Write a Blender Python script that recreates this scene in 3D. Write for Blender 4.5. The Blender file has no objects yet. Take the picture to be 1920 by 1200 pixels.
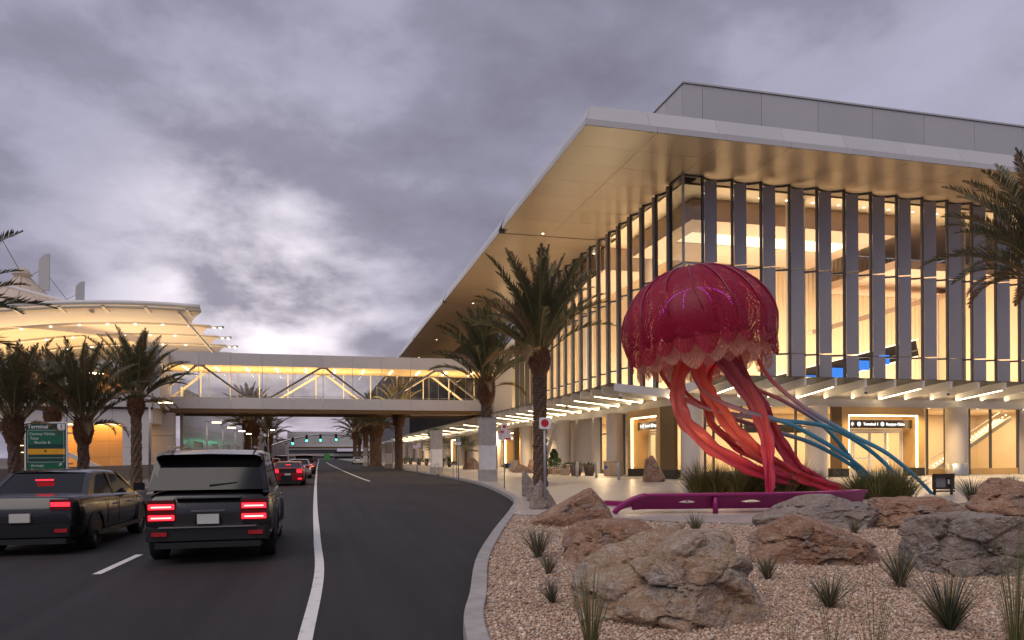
import bpy, bmesh, math, random
import numpy as np
from mathutils import Vector, Matrix, noise as mnoise

R = math.radians
PI = math.pi
sc = bpy.context.scene
col = sc.collection

# ------------------------------------------------------------------ camera
FPX, CAMH, HEAD, ROLL, YP = 1400.0, 1.7, R(14.42), math.atan(.0055), 853.0
cam_d = bpy.data.cameras.new('camera')
cam = bpy.data.objects.new('camera', cam_d)
col.objects.link(cam)
sc.camera = cam
cam_d.sensor_width = 36.0
cam_d.lens = FPX / 1920.0 * 36.0
cam_d.shift_y = (YP - 600.0) / 1920.0
cam_d.clip_start = 0.1
cam_d.clip_end = 6000.0
F_ = Vector((math.sin(HEAD), math.cos(HEAD), 0)); R_ = Vector((math.cos(HEAD), -math.sin(HEAD), 0)); U_ = Vector((0, 0, 1))
R2 = R_ * math.cos(ROLL) - U_ * math.sin(ROLL)
U2 = U_ * math.cos(ROLL) + R_ * math.sin(ROLL)
cam.matrix_world = Matrix(((R2.x, U2.x, -F_.x, 0), (R2.y, U2.y, -F_.y, 0), (R2.z, U2.z, -F_.z, CAMH), (0, 0, 0, 1)))

# survey helpers: a sight line of the photograph met with the ground or with a wall plane gives the real position
def ray(px, py): return F_ + R2 * ((px - 960) / FPX) + U2 * ((YP - py) / FPX)
C0 = Vector((0, 0, CAMH))
def G(px, py, z=0.0):
    d = ray(px, py); return C0 + d * ((z - CAMH) / d.z)
def PY(px, py, Y):
    d = ray(px, py); return C0 + d * (Y / d.y)
def PX(px, py, X):
    d = ray(px, py); return C0 + d * (X / d.x)

# ------------------------------------------------------------------ world: dusk cloud deck
world = bpy.data.worlds.new('World'); sc.world = world; world.use_nodes = True
SUN_AZ = R(-4.2)      # towards the bright gap in the clouds, seen along the street
SUN_EL = R(11.0)
sun_dir = Vector((math.sin(SUN_AZ) * math.cos(SUN_EL), math.cos(SUN_AZ) * math.cos(SUN_EL), math.sin(SUN_EL)))
def build_world():
    nt = world.node_tree; N = nt.nodes; L = nt.links; N.clear()
    out = N.new('ShaderNodeOutputWorld'); bg = N.new('ShaderNodeBackground'); L.new(bg.outputs[0], out.inputs[0])
    tc = N.new('ShaderNodeTexCoord')
    sky = N.new('ShaderNodeTexSky'); sky.sky_type = 'NISHITA'; sky.sun_disc = False
    sky.sun_elevation = R(2.0); sky.sun_rotation = SUN_AZ; sky.air_density = 1.2; sky.dust_density = 1.5
    skm = N.new('ShaderNodeVectorMath'); skm.operation = 'SCALE'; skm.inputs[3].default_value = 0.10; L.new(sky.outputs[0], skm.inputs[0])
    def math_(op, a, b=None, clamp=False):
        m = N.new('ShaderNodeMath'); m.operation = op; m.use_clamp = clamp
        for i, v in enumerate((a, b)):
            if v is None: continue
            if isinstance(v, (int, float)): m.inputs[i].default_value = v
            else: L.new(v, m.inputs[i])
        return m.outputs[0]
    sep = N.new('ShaderNodeSeparateXYZ'); L.new(tc.outputs['Generated'], sep.inputs[0])
    zc = math_('ADD', math_('MAXIMUM', sep.outputs[2], 0.0), 0.22)
    cmb = N.new('ShaderNodeCombineXYZ')
    L.new(math_('DIVIDE', sep.outputs[0], zc), cmb.inputs[0]); L.new(math_('DIVIDE', sep.outputs[1], zc), cmb.inputs[1])
    mp = N.new('ShaderNodeMapping'); mp.inputs['Location'].default_value = (13.7, 5.5, 0); mp.inputs['Scale'].default_value = (1.0, .8, 1)
    L.new(cmb.outputs[0], mp.inputs[0])
    def noise(scale, detail, rough, dist=0.0, vec=None):
        n = N.new('ShaderNodeTexNoise'); n.inputs['Scale'].default_value = scale; n.inputs['Detail'].default_value = detail
        n.inputs['Roughness'].default_value = rough; n.inputs['Distortion'].default_value = dist
        L.new(vec or mp.outputs[0], n.inputs['Vector']); return n.outputs[0]
    n1 = noise(1.25, 7, .52, .10); n2 = noise(4.2, 7, .56, .12)
    dmap = N.new('ShaderNodeMapping'); dmap.inputs['Scale'].default_value = (1, 1, 1.9); dmap.inputs['Location'].default_value = (1.7, .9, .4); L.new(tc.outputs['Generated'], dmap.inputs[0])
    # puffs that keep their size near the horizon
    dirn = noise(5.0, 8, .55, .12, dmap.outputs[0])
    dens = math_('ADD', math_('ADD', math_('MULTIPLY', n1, .50), math_('MULTIPLY', n2, .20)), math_('MULTIPLY', dirn, .42))
    ramp = N.new('ShaderNodeValToRGB'); L.new(dens, ramp.inputs[0])
    e = ramp.color_ramp.elements
    e[0].position = .42; e[0].color = (.405, .402, .525, 1)
    e[1].position = .72; e[1].color = (.190, .184, .245, 1)
    m = e.new(.515); m.color = (.365, .358, .468, 1)
    m = e.new(.59); m.color = (.275, .268, .355, 1)
    # glow of the low sun behind the deck: brightest where the clouds are thin
    dt = N.new('ShaderNodeVectorMath'); dt.operation = 'DOT_PRODUCT'; L.new(tc.outputs['Generated'], dt.inputs[0]); dt.inputs[1].default_value = sun_dir
    g0 = math_('POWER', math_('MAXIMUM', dt.outputs['Value'], 0.0), 85.0)
    thin = N.new('ShaderNodeMapRange'); thin.inputs[1].default_value = .60; thin.inputs[2].default_value = .46; L.new(dens, thin.inputs[0])
    glow = math_('MULTIPLY', g0, math_('ADD', math_('MULTIPLY', thin.outputs[0], .72), .05))
    gc = N.new('ShaderNodeVectorMath'); gc.operation = 'SCALE'; gc.inputs[0].default_value = (1.0, .90, .84); L.new(glow, gc.inputs[3])
    add = N.new('ShaderNodeVectorMath'); add.operation = 'ADD'; L.new(ramp.outputs[0], add.inputs[0]); L.new(gc.outputs[0], add.inputs[1])
    mix = N.new('ShaderNodeMixRGB'); mix.inputs[0].default_value = .98; L.new(skm.outputs[0], mix.inputs[1]); L.new(add.outputs[0], mix.inputs[2])
    L.new(mix.outputs[0], bg.inputs[0]); bg.inputs[1].default_value = 1.10
build_world()

# ------------------------------------------------------------------ sun, exposure, engine
sd = bpy.data.lights.new('sun', 'SUN'); sd.energy = 1.35; sd.angle = R(50); sd.color = (1.0, .9, .82)
sun = bpy.data.objects.new('sun', sd); col.objects.link(sun)
sun.rotation_euler = Vector((-.55, -.45, .95)).to_track_quat('Z', 'Y').to_euler()   # broad light of the overcast, a little stronger from the left
sun.location = (0, 0, 60)
vs = sc.view_settings
vs.view_transform = 'Standard'; vs.look = 'None'; vs.exposure = 0.0; vs.gamma = 1.0; vs.use_curve_mapping = False
sc.render.engine = 'CYCLES'
cy = sc.cycles
cy.use_denoising = True
cy.max_bounces = 5; cy.diffuse_bounces = 3; cy.glossy_bounces = 3; cy.transmission_bounces = 4; cy.transparent_max_bounces = 14
cy.caustics_reflective = False; cy.caustics_refractive = False; cy.sample_clamp_indirect = 4.0; cy.sample_clamp_direct = 0.0
cy.use_light_tree = True; cy.use_adaptive_sampling = True; cy.adaptive_threshold = .02

# ------------------------------------------------------------------ materials
MATS = {}
def new_mat(name):
    m = bpy.data.materials.new(name); m.use_nodes = True; nt = m.node_tree; nt.nodes.clear()
    return m, nt.nodes, nt.links
def mat(name, c, rough=.6, metal=0.0, c2=None, scale=6.0, detail=5, bump=0.0, bscale=None, coat=0.0, spec=.5, stretch=None, lo=.35, hi=.65, transl=0.0, bdist=.02):
    """principled surface; c..c2 mixed by noise, fine relief by bump"""
    if name in MATS: return MATS[name]
    m, N, L = new_mat(name)
    out = N.new('ShaderNodeOutputMaterial'); p = N.new('ShaderNodeBsdfPrincipled'); L.new(p.outputs[0], out.inputs[0])
    p.inputs['Roughness'].default_value = rough; p.inputs['Metallic'].default_value = metal
    p.inputs['Coat Weight'].default_value = coat; p.inputs['Specular IOR Level'].default_value = spec
    p.inputs['Coat Roughness'].default_value = .08
    tc = N.new('ShaderNodeTexCoord'); mp = N.new('ShaderNodeMapping'); L.new(tc.outputs['Object'], mp.inputs[0])
    oi = N.new('ShaderNodeObjectInfo')
    if stretch: mp.inputs['Scale'].default_value = stretch
    n = N.new('ShaderNodeTexNoise'); n.inputs['Scale'].default_value = scale; n.inputs['Detail'].default_value = detail; n.inputs['Roughness'].default_value = .6
    L.new(mp.outputs[0], n.inputs[0])
    if c2 is None: c2 = tuple(x * .86 for x in c)
    r = N.new('ShaderNodeValToRGB'); r.color_ramp.elements[0].position = lo; r.color_ramp.elements[1].position = hi
    r.color_ramp.elements[0].color = (*c, 1); r.color_ramp.elements[1].color = (*c2, 1)
    L.new(n.outputs[0], r.inputs[0])
    hv = N.new('ShaderNodeHueSaturation'); L.new(r.outputs[0], hv.inputs['Color'])
    mr = N.new('ShaderNodeMapRange'); mr.inputs[3].default_value = .95; mr.inputs[4].default_value = 1.05; L.new(oi.outputs['Random'], mr.inputs[0]); L.new(mr.outputs[0], hv.inputs['Value'])
    L.new(hv.outputs[0], p.inputs['Base Color'])
    if bump > 0:
        nb = N.new('ShaderNodeTexNoise'); nb.inputs['Scale'].default_value = bscale or scale * 4; nb.inputs['Detail'].default_value = 6; L.new(mp.outputs[0], nb.inputs[0])
        b = N.new('ShaderNodeBump'); b.inputs['Strength'].default_value = bump; b.inputs['Distance'].default_value = bdist; L.new(nb.outputs[0], b.inputs['Height']); L.new(b.outputs[0], p.inputs['Normal'])
    if transl > 0:
        t = N.new('ShaderNodeBsdfTranslucent'); L.new(hv.outputs[0], t.inputs[0]); mx = N.new('ShaderNodeMixShader'); mx.inputs[0].default_value = transl
        L.new(p.outputs[0], mx.inputs[1]); L.new(t.outputs[0], mx.inputs[2]); L.new(mx.outputs[0], out.inputs[0])
    MATS[name] = m; return m
def emit(name, c, s):
    if name in MATS: return MATS[name]
    m, N, L = new_mat(name)
    out = N.new('ShaderNodeOutputMaterial'); e = N.new('ShaderNodeEmission'); e.inputs[0].default_value = (*c, 1); e.inputs[1].default_value = s
    L.new(e.outputs[0], out.inputs[0]); MATS[name] = m; return m
def glass(name, tint=(.92, .94, .93), rough=.015, ior=1.5, gain=1.0, bump=0.0):
    if name in MATS: return MATS[name]
    m, N, L = new_mat(name)
    out = N.new('ShaderNodeOutputMaterial'); t = N.new('ShaderNodeBsdfTransparent'); t.inputs[0].default_value = (*tint, 1)
    g = N.new('ShaderNodeBsdfGlossy'); g.inputs['Roughness'].default_value = rough
    f = N.new('ShaderNodeFresnel'); f.inputs[0].default_value = ior
    k = N.new('ShaderNodeMath'); k.operation = 'MULTIPLY'; k.inputs[1].default_value = gain; k.use_clamp = True; L.new(f.outputs[0], k.inputs[0])
    mx = N.new('ShaderNodeMixShader'); L.new(k.outputs[0], mx.inputs[0]); L.new(t.outputs[0], mx.inputs[1]); L.new(g.outputs[0], mx.inputs[2]); L.new(mx.outputs[0], out.inputs[0])
    MATS[name] = m; return m

M = {}
def defmats():
    M['asphalt_plain'] = mat('asphalt', (.017, .0155, .0165), .80, c2=(.0115, .0108, .0115), scale=.45, detail=8, bump=.5, bscale=90, bdist=.006)
    M['paint'] = mat('road_paint', (.72, .70, .68), .6, c2=(.40, .385, .37), scale=7, detail=10, bump=.3, bscale=80, lo=.52, hi=.78)
    M['kerb'] = mat('kerb_concrete', (.40, .37, .35), .8, c2=(.30, .28, .26), scale=4, bump=.25, bscale=60)
    M['paver'] = mat('paver', (.52, .46, .41), .32, c2=(.44, .39, .345), scale=1.3, detail=8, bump=.08, bscale=70, bdist=.004)
    M['paver_base'] = mat('paver_joint', (.34, .31, .28), .8)
    M['concrete'] = mat('concrete', (.42, .39, .37), .75, c2=(.33, .31, .29), scale=2.4, detail=8, bump=.15, bscale=40)
    M['earth'] = mat('earth', (.16, .13, .11), .95, c2=(.10, .09, .075), scale=.5, bump=.4, bscale=8)
    M['white_panel'] = mat('white_panel', (.56, .555, .565), .32, c2=(.53, .525, .535), scale=.25, spec=.5)
    M['bridge_panel'] = mat('bridge_panel', (.60, .57, .56), .38, c2=(.57, .54, .53), scale=.3)
    M['soffit'] = mat('soffit_panel', (.27, .20, .145), .30, c2=(.25, .186, .135), scale=.5, spec=.6)
    M['joint'] = mat('dark_joint', (.05, .045, .04), .7)
    M['mullion'] = mat('dark_mullion', (.085, .082, .090), .4, metal=.2)
    M['fin'] = mat('fin_grey', (.30, .30, .35), .45, c2=(.28, .28, .325), scale=.5)
    M['fin_light'] = mat('fin_light', (.42, .40, .40), .4, scale=.5)
    M['fin_dark'] = mat('fin_dark', (.060, .055, .055), .45, scale=.5)
    M['glass'] = glass('facade_glass', (.93, .93, .90), .02, 1.5, 1.0)
    M['glass_dark'] = glass('corner_glass', (.40, .42, .42), .03, 1.6, 1.6)
    M['glass_mirror'] = mat('mirror_glass', (.50, .52, .55), .06, metal=.85, c2=(.45, .47, .5), scale=.3)
    M['canopy_glass'] = glass('canopy_glass', (.80, .80, .78), .08, 1.45, 1.0)
    M['white_steel'] = mat('white_steel', (.70, .68, .66), .4, c2=(.66, .64, .62), scale=.6)
    M['cream'] = mat('cream_cladding', (.62, .55, .48), .45, c2=(.58, .51, .44), scale=.5, stretch=(1, 1, .2))
    M['cream_wall'] = mat('interior_wall', (.80, .66, .48), .6, c2=(.76, .61, .43), scale=.5)
    M['bulkhead'] = mat('interior_bulkhead', (.62, .46, .36), .6, c2=(.58, .43, .33), scale=.4)
    M['int_floor'] = mat('interior_floor', (.55, .46, .36), .3)
    M['gold'] = mat('portal_bronze', (.66, .42, .17), .40, c2=(.60, .37, .14), scale=.8)
    M['bronze_dark'] = mat('portal_bronze_unlit', (.16, .085, .025), .45, c2=(.13, .07, .02), scale=.8)  # portal bronze made darker: the side panels' lack of light is in the colour
    M['black_base'] = mat('black_base', (.018, .016, .015), .5)
    M['steel'] = mat('brushed_steel', (.45, .44, .43), .35, metal=.8)
    M['pole'] = mat('galvanised_pole', (.33, .33, .34), .45, metal=.5, scale=9)
    M['black'] = mat('black_plastic', (.02, .02, .02), .4)
    M['sign_black'] = mat('sign_black', (.022, .016, .012), .35)
    M['sign_white'] = mat('sign_white', (.80, .78, .78), .45, scale=3)
    M['sign_red'] = mat('sign_red', (.55, .012, .02), .45)
    M['sign_green'] = mat('sign_green', (.006, .13, .07), .42, c2=(.005, .115, .06))
    M['sign_green2'] = mat('sign_green_dark', (.003, .055, .04), .42)
    M['sign_yellow'] = mat('sign_yellow', (.85, .40, .02), .42)
    M['sign_letter'] = mat('sign_letter', (.80, .80, .80), .45)
    M['letter_dark'] = mat('letter_dark', (.02, .03, .03), .5)
    M['led'] = emit('led_warm', (1.0, .74, .40), 20.0)
    M['led_soft'] = emit('led_soft', (1.0, .76, .44), 3.0)
    M['lit_letter'] = emit('lit_letter', (1.0, .97, .9), 1.6)
    M['downlight'] = emit('downlight_lens', (1.0, .86, .62), 6.0)
    M['screen'] = emit('blue_screen', (.06, .28, .95), 1.1)
    M['sig_green'] = emit('signal_green', (.03, 1.0, .52), 26.0)
    M['tail'] = emit('tail_lamp_lit', (1.0, .02, .035), 3.2)
    M['tail_soft'] = emit('tail_lamp_far', (1.0, .06, .06), 3.0)
    M['tail_core'] = emit('tail_lamp_core', (1.0, .32, .26), 4.5)
    M['trunk'] = mat('palm_trunk', (.17, .105, .070), .9, c2=(.09, .055, .038), scale=7, bump=.6, bscale=25)
    M['boot'] = mat('palm_boot', (.24, .12, .060), .9, c2=(.12, .06, .032), scale=6, bump=.6, bscale=25)
    M['frond'] = mat('palm_frond', (.080, .098, .045), .55, c2=(.125, .110, .052), scale=.9, transl=.25)
    M['frond_dry'] = mat('palm_frond_dry', (.24, .155, .08), .7, c2=(.17, .115, .058), scale=1.2, transl=.25)
    M['rachis'] = mat('palm_rachis', (.25, .17, .07), .6, c2=(.18, .14, .05), scale=1.2)
    M['tuft'] = mat('tuft_leaf', (.085, .10, .070), .5, c2=(.13, .14, .10), scale=2.0, transl=.15)
    M['tuft_dark'] = mat('tuft_dark_leaf', (.050, .065, .045), .5, c2=(.080, .095, .06), scale=2.0, transl=.15)
    M['grass'] = mat('grass_blade', (.095, .125, .032), .6, c2=(.16, .15, .045), scale=2.0, transl=.3)
    M['straw'] = mat('grass_straw', (.36, .26, .13), .7, c2=(.24, .19, .09), scale=2.0, transl=.3)
    M['stalk'] = mat('rush_stalk', (.085, .12, .035), .6, c2=(.17, .16, .06), scale=2.0, transl=.2)
    M['leaf'] = mat('shrub_leaf', (.030, .062, .020), .55, c2=(.055, .09, .03), scale=3.0, transl=.2)
    M['pot'] = mat('planter_clay', (.16, .115, .085), .7, c2=(.12, .085, .06), scale=5)
    M['bin'] = mat('bin_beige', (.46, .35, .26), .5)
    M['magenta'] = mat('magenta_steel', (.26, .005, .115), .36, c2=(.22, .004, .10), scale=1.2, spec=.5)
    M['fabric'] = mat('tent_fabric', (.74, .66, .58), .7, c2=(.70, .62, .54), scale=.2, transl=.35)
    M['tyre'] = mat('tyre', (.015, .015, .015), .85, bump=.3, bscale=60)
    M['car_glass'] = mat('car_glass', (.008, .009, .010), .06, spec=.45)
    M['chrome'] = mat('chrome', (.6, .6, .6), .15, metal=1.0)
    M['plate'] = mat('licence_plate', (.7, .68, .62), .5)
    M['rust_wood'] = mat('dark_board', (.045, .030, .022), .7, c2=(.03, .02, .015), scale=4, bump=.3)
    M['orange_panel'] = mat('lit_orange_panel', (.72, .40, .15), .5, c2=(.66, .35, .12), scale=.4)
defmats()
def asphalt():
    m, N, L = new_mat('asphalt_road')
    out = N.new('ShaderNodeOutputMaterial'); p = N.new('ShaderNodeBsdfPrincipled'); L.new(p.outputs[0], out.inputs[0]); p.inputs['Roughness'].default_value = .78
    tc = N.new('ShaderNodeTexCoord')
    def ns(scale, sc3, det, ro=.6):
        mp = N.new('ShaderNodeMapping'); mp.inputs['Scale'].default_value = sc3; L.new(tc.outputs['Object'], mp.inputs[0])
        n = N.new('ShaderNodeTexNoise'); n.inputs['Scale'].default_value = scale; n.inputs['Detail'].default_value = det; n.inputs['Roughness'].default_value = ro; L.new(mp.outputs[0], n.inputs[0]); return n.outputs[0]
    def rng(src, a, b, c, d):
        r = N.new('ShaderNodeMapRange'); r.inputs[1].default_value = a; r.inputs[2].default_value = b; r.inputs[3].default_value = c; r.inputs[4].default_value = d; L.new(src, r.inputs[0]); return r.outputs[0]
    def mul(a, b):
        x = N.new('ShaderNodeMath'); x.operation = 'MULTIPLY'; L.new(a, x.inputs[0]); L.new(b, x.inputs[1]); return x.outputs[0]
    streak = rng(ns(1.0, (2.2, .06, 1), 5), .32, .68, .50, 1.55)       # wheel tracks along the road
    blot = rng(ns(.30, (1, .6, 1), 7), .35, .65, .75, 1.28)          # patches
    grain = rng(ns(85, (1, 1, 1), 3), .3, .7, .62, 1.38)             # aggregate
    spots = rng(ns(1.7, (1, .7, 1), 8, .7), .60, .70, 1.0, .50)      # oil spots
    v = mul(mul(streak, blot), mul(grain, spots))
    vo = N.new('ShaderNodeTexVoronoi'); vo.feature = 'DISTANCE_TO_EDGE'; vo.inputs['Scale'].default_value = .23
    wv = N.new('ShaderNodeVectorMath'); wv.operation = 'ADD'; nn = N.new('ShaderNodeTexNoise'); nn.inputs['Scale'].default_value = 1.1; nn.inputs['Detail'].default_value = 6; L.new(tc.outputs['Object'], nn.inputs[0]); L.new(tc.outputs['Object'], wv.inputs[0]); L.new(nn.outputs['Color'], wv.inputs[1]); L.new(wv.outputs[0], vo.inputs['Vector'])
    v = mul(v, rng(vo.outputs['Distance'], .0, .004, .60, 1.0))      # hairline cracks
    sc_ = N.new('ShaderNodeVectorMath'); sc_.operation = 'SCALE'; sc_.inputs[0].default_value = (.0128, .0114, .0120); L.new(v, sc_.inputs[3]); L.new(sc_.outputs[0], p.inputs['Base Color'])
    b = N.new('ShaderNodeBump'); b.inputs['Strength'].default_value = .6; b.inputs['Distance'].default_value = .006; L.new(ns(85, (1, 1, 1), 3), b.inputs['Height']); L.new(b.outputs[0], p.inputs['Normal'])
    return m
M['asphalt'] = asphalt()
# ------------------------------------------------------------------ mesh helpers
class MB:
    """collects shapes, then links them as one mesh object"""
    def __init__(s): s.v = []; s.f = []; s.mi = []; s.cur = 0
    def add(s, vs, fs):
        o = len(s.v); s.v += [tuple(v) for v in vs]; s.f += [tuple(i + o for i in f) for f in fs]; s.mi += [s.cur] * len(fs); return s
    def box(s, x0, x1, y0, y1, z0, z1):
        return s.add([(x0,y0,z0),(x1,y0,z0),(x1,y1,z0),(x0,y1,z0),(x0,y0,z1),(x1,y0,z1),(x1,y1,z1),(x0,y1,z1)],
                     [(0,3,2,1),(4,5,6,7),(0,1,5,4),(1,2,6,5),(2,3,7,6),(3,0,4,7)])
    def bar(s, a, b, w, h, up=(0,0,1)):
        """rectangular bar from a to b, w wide (sideways), h high"""
        a = Vector(a); b = Vector(b); d = (b - a).normalized(); u = Vector(up)
        sd_ = d.cross(u)
        if sd_.length < 1e-4: sd_ = d.cross(Vector((1,0,0)))
        sd_.normalize(); u = sd_.cross(d)
        q = []
        for p in (a, b):
            for i, j in ((-1,-1),(1,-1),(1,1),(-1,1)): q.append(p + sd_ * (i * w / 2) + u * (j * h / 2))
        return s.add(q, [(0,3,2,1),(4,5,6,7),(0,1,5,4),(1,2,6,5),(2,3,7,6),(3,0,4,7)])
    def tube(s, pts, rads, n=8, caps=True):
        pts = [Vector(p) for p in pts]
        if isinstance(rads, (int, float)): rads = [rads] * len(pts)
        o = len(s.v); u = None
        for i, p in enumerate(pts):
            t = (pts[min(i + 1, len(pts) - 1)] - pts[max(i - 1, 0)]).normalized()
            if u is None:
                u = t.cross(Vector((0,0,1)))
                if u.length < 1e-3: u = t.cross(Vector((1,0,0)))
            u = (u - t * u.dot(t)).normalized(); w = t.cross(u)
            for k in range(n):
                a = 2 * PI * k / n
                s.v.append(tuple(p + (u * math.cos(a) + w * math.sin(a)) * rads[i]))
        fs = []
        for i in range(len(pts) - 1):
            for k in range(n):
                fs.append((o+i*n+k, o+i*n+(k+1)%n, o+(i+1)*n+(k+1)%n, o+(i+1)*n+k))
        if caps:
            fs.append(tuple(o + k for k in range(n))[::-1]); fs.append(tuple(o + (len(pts)-1)*n + k for k in range(n)))
        s.f += fs; s.mi += [s.cur] * len(fs); return s
    def lathe(s, prof, n=16, c=(0,0,0), a0=0, a1=2*PI):
        """prof: list of (r, z)"""
        o = len(s.v); full = abs(a1 - a0 - 2*PI) < 1e-6; m = n if full else n + 1
        for r, z in prof:
            for k in range(m):
                a = a0 + (a1 - a0) * k / n
                s.v.append((c[0] + r*math.cos(a), c[1] + r*math.sin(a), c[2] + z))
        fs = []
        for i in range(len(prof) - 1):
            for k in range(n):
                k2 = (k + 1) % m
                fs.append((o+i*m+k, o+i*m+k2, o+(i+1)*m+k2, o+(i+1)*m+k))
        s.f += fs; s.mi += [s.cur]*len(fs); return s
    def prism(s, poly, z0, z1):
        n = len(poly)
        vs = [(x, y, z0) for x, y in poly] + [(x, y, z1) for x, y in poly]
        return s.add(vs, [tuple(range(n))[::-1], tuple(range(n, 2*n))] + [(i, (i+1) % n, n+(i+1) % n, n+i) for i in range(n)])
    def grid(s, P):
        """P: rows of points"""
        n = len(P[0]); vs = [p for r in P for p in r]
        return s.add(vs, [(i*n+j, i*n+j+1, (i+1)*n+j+1, (i+1)*n+j) for i in range(len(P)-1) for j in range(n-1)])
    def quad(s, a, b, c, d): return s.add([a, b, c, d], [(0, 1, 2, 3)])
    def mesh(s, name, mats, smooth=False, off=None):
        me = bpy.data.meshes.new(name)
        v = s.v if off is None else [(a[0]-off[0], a[1]-off[1], a[2]-off[2]) for a in s.v]
        me.from_pydata(v, [], s.f)
        if not isinstance(mats, (list, tuple)): mats = [mats]
        for m in mats: me.materials.append(m)
        if len(mats) > 1: me.polygons.foreach_set('material_index', s.mi)
        if smooth: me.shade_smooth()
        me.update(); return me
    def build(s, name, mats, parent=None, smooth=False, world=True):
        """world=True: the coordinates are world coordinates, made relative to the parent (unrotated)"""
        off = wloc(parent) if (parent is not None and world) else None
        me = s.mesh(name, mats, smooth, off)
        return link(name, me, parent)
    def origin_build(s, name, mats, org, smooth=False):
        me = s.mesh(name, mats, smooth, org); o = link(name, me, None); o.location = org; return o

def link(name, me, parent=None, loc=(0,0,0), rot=(0,0,0), scale=None):
    o = bpy.data.objects.new(name, me); col.objects.link(o); o.parent = parent
    o.location = loc; o.rotation_euler = rot
    if scale is not None: o.scale = scale if not isinstance(scale, (int, float)) else (scale,)*3
    return o
def wloc(o):
    p = Vector((0,0,0))
    while o is not None: p = p + o.location; o = o.parent
    return p
def piece(name, me, wl, parent, rot=(0,0,0), scale=None):
    """an alike piece (shared mesh) at a world position under an unrotated parent"""
    return link(name, me, parent, Vector(wl) - wloc(parent), rot, scale)
def tag(o, label=None, cat=None, group=None, kind=None):
    if label: o['label'] = label
    if cat: o['category'] = cat
    if group: o['group'] = group
    if kind: o['kind'] = kind
    return o
def thing(name, label, cat, loc=(0,0,0), rotz=0.0, group=None):
    o = bpy.data.objects.new(name, None); o.empty_display_size = .2; col.objects.link(o)
    o.location = loc; o.rotation_euler = (0,0,rotz)
    return tag(o, label, cat, group)
def copy_tree(o, parent=None):
    c = o.copy(); col.objects.link(c); c.parent = parent
    for ch in o.children: copy_tree(ch, c)
    return c
def struct(o): o['kind'] = 'structure'; return o
def boxm(name, sx, sy, sz, m, bev=0.0, c=(0,0,0)):
    """box mesh centred on c, optionally with bevelled edges"""
    bm = bmesh.new(); bmesh.ops.create_cube(bm, size=1)
    for v in bm.verts: v.co = Vector((v.co.x*sx + c[0], v.co.y*sy + c[1], v.co.z*sz + c[2]))
    if bev > 0: bmesh.ops.bevel(bm, geom=bm.edges[:], offset=bev, segments=2, affect='EDGES', profile=.6)
    me = bpy.data.meshes.new(name); bm.to_mesh(me); bm.free(); me.materials.append(m); return me
def text_mesh(body, size, m, align='LEFT', extrude=.004, sx=1.0, bold=0.0):
    cu = bpy.data.curves.new('lettering', 'FONT'); cu.body = body; cu.size = size; cu.extrude = extrude; cu.align_x = align; cu.offset = bold; cu.resolution_u = 2
    o = bpy.data.objects.new('lettering', cu)
    me = bpy.data.meshes.new_from_object(o)
    bpy.data.objects.remove(o); bpy.data.curves.remove(cu)
    if sx != 1.0:
        for v in me.vertices: v.co.x *= sx
    me.materials.clear(); me.materials.append(m); return me
def ico(sub):
    bm = bmesh.new(); bmesh.ops.create_icosphere(bm, subdivisions=sub, radius=1.0)
    V = np.array([v.co[:] for v in bm.verts]); F = [tuple(v.index for v in f.verts) for f in bm.faces]; bm.free(); return V, F
def catmull(pts, n=8):
    P = [Vector(p) for p in pts]; P = [P[0]*2 - P[1]] + P + [P[-1]*2 - P[-2]]; out = []
    for i in range(1, len(P) - 2):
        a, b, c, d = P[i-1:i+3]
        for k in range(n):
            t = k / n
            out.append(.5*((2*b) + (c-a)*t + (2*a-5*b+4*c-d)*t*t + (3*b-a-3*c+d)*t**3))
    out.append(P[-2]); return out
# ------------------------------------------------------------------ ground, road, kerbs, plaza, beds
rnd = random.Random(7)
def poly_sheet(name, pts, z, m):
    b = MB(); b.add([(x, y, z) for x, y in pts], [tuple(range(len(pts)))]); return struct(b.build(name, m))
poly_sheet('ground', [(-2500,-2500),(2500,-2500),(2500,2500),(-2500,2500)], -.03, M['earth'])
KR = [(.5,-8),(.7,0),(.95,4),(1.27,6.76),(1.66,8.46),(2.33,11.29),(3.52,15.28),(5.21,20.61),(6.49,25.04),(7.38,30.05),(8.55,39.67),(9.21,50.5),(9.5,69.5),(9.3,92.8),(9.0,130),(8.9,200),(8.9,420)]
KR = [(p.x, p.y) for p in catmull([(x, y, 0) for x, y in KR], 10)]
KL = [(-7.9,-8),(-7.9,5),(-8.05,28),(-8.4,40),(-8.6,52),(-7.5,74),(-6.9,127),(-6.8,420)]
KL = [(p.x, p.y) for p in catmull([(x, y, 0) for x, y in KL], 10)]
def offset(path, d):
    out = []
    for i, (x, y) in enumerate(path):
        a = path[max(i-1, 0)]; b = path[min(i+1, len(path)-1)]
        t = Vector((b[0]-a[0], b[1]-a[1])).normalized(); out.append((x + t.y*d, y - t.x*d))
    return out
KRo = offset(KR, .20); KLo = offset(KL, -.20)
poly_sheet('road', KR + KL[::-1], 0.0, M['asphalt'])
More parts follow.
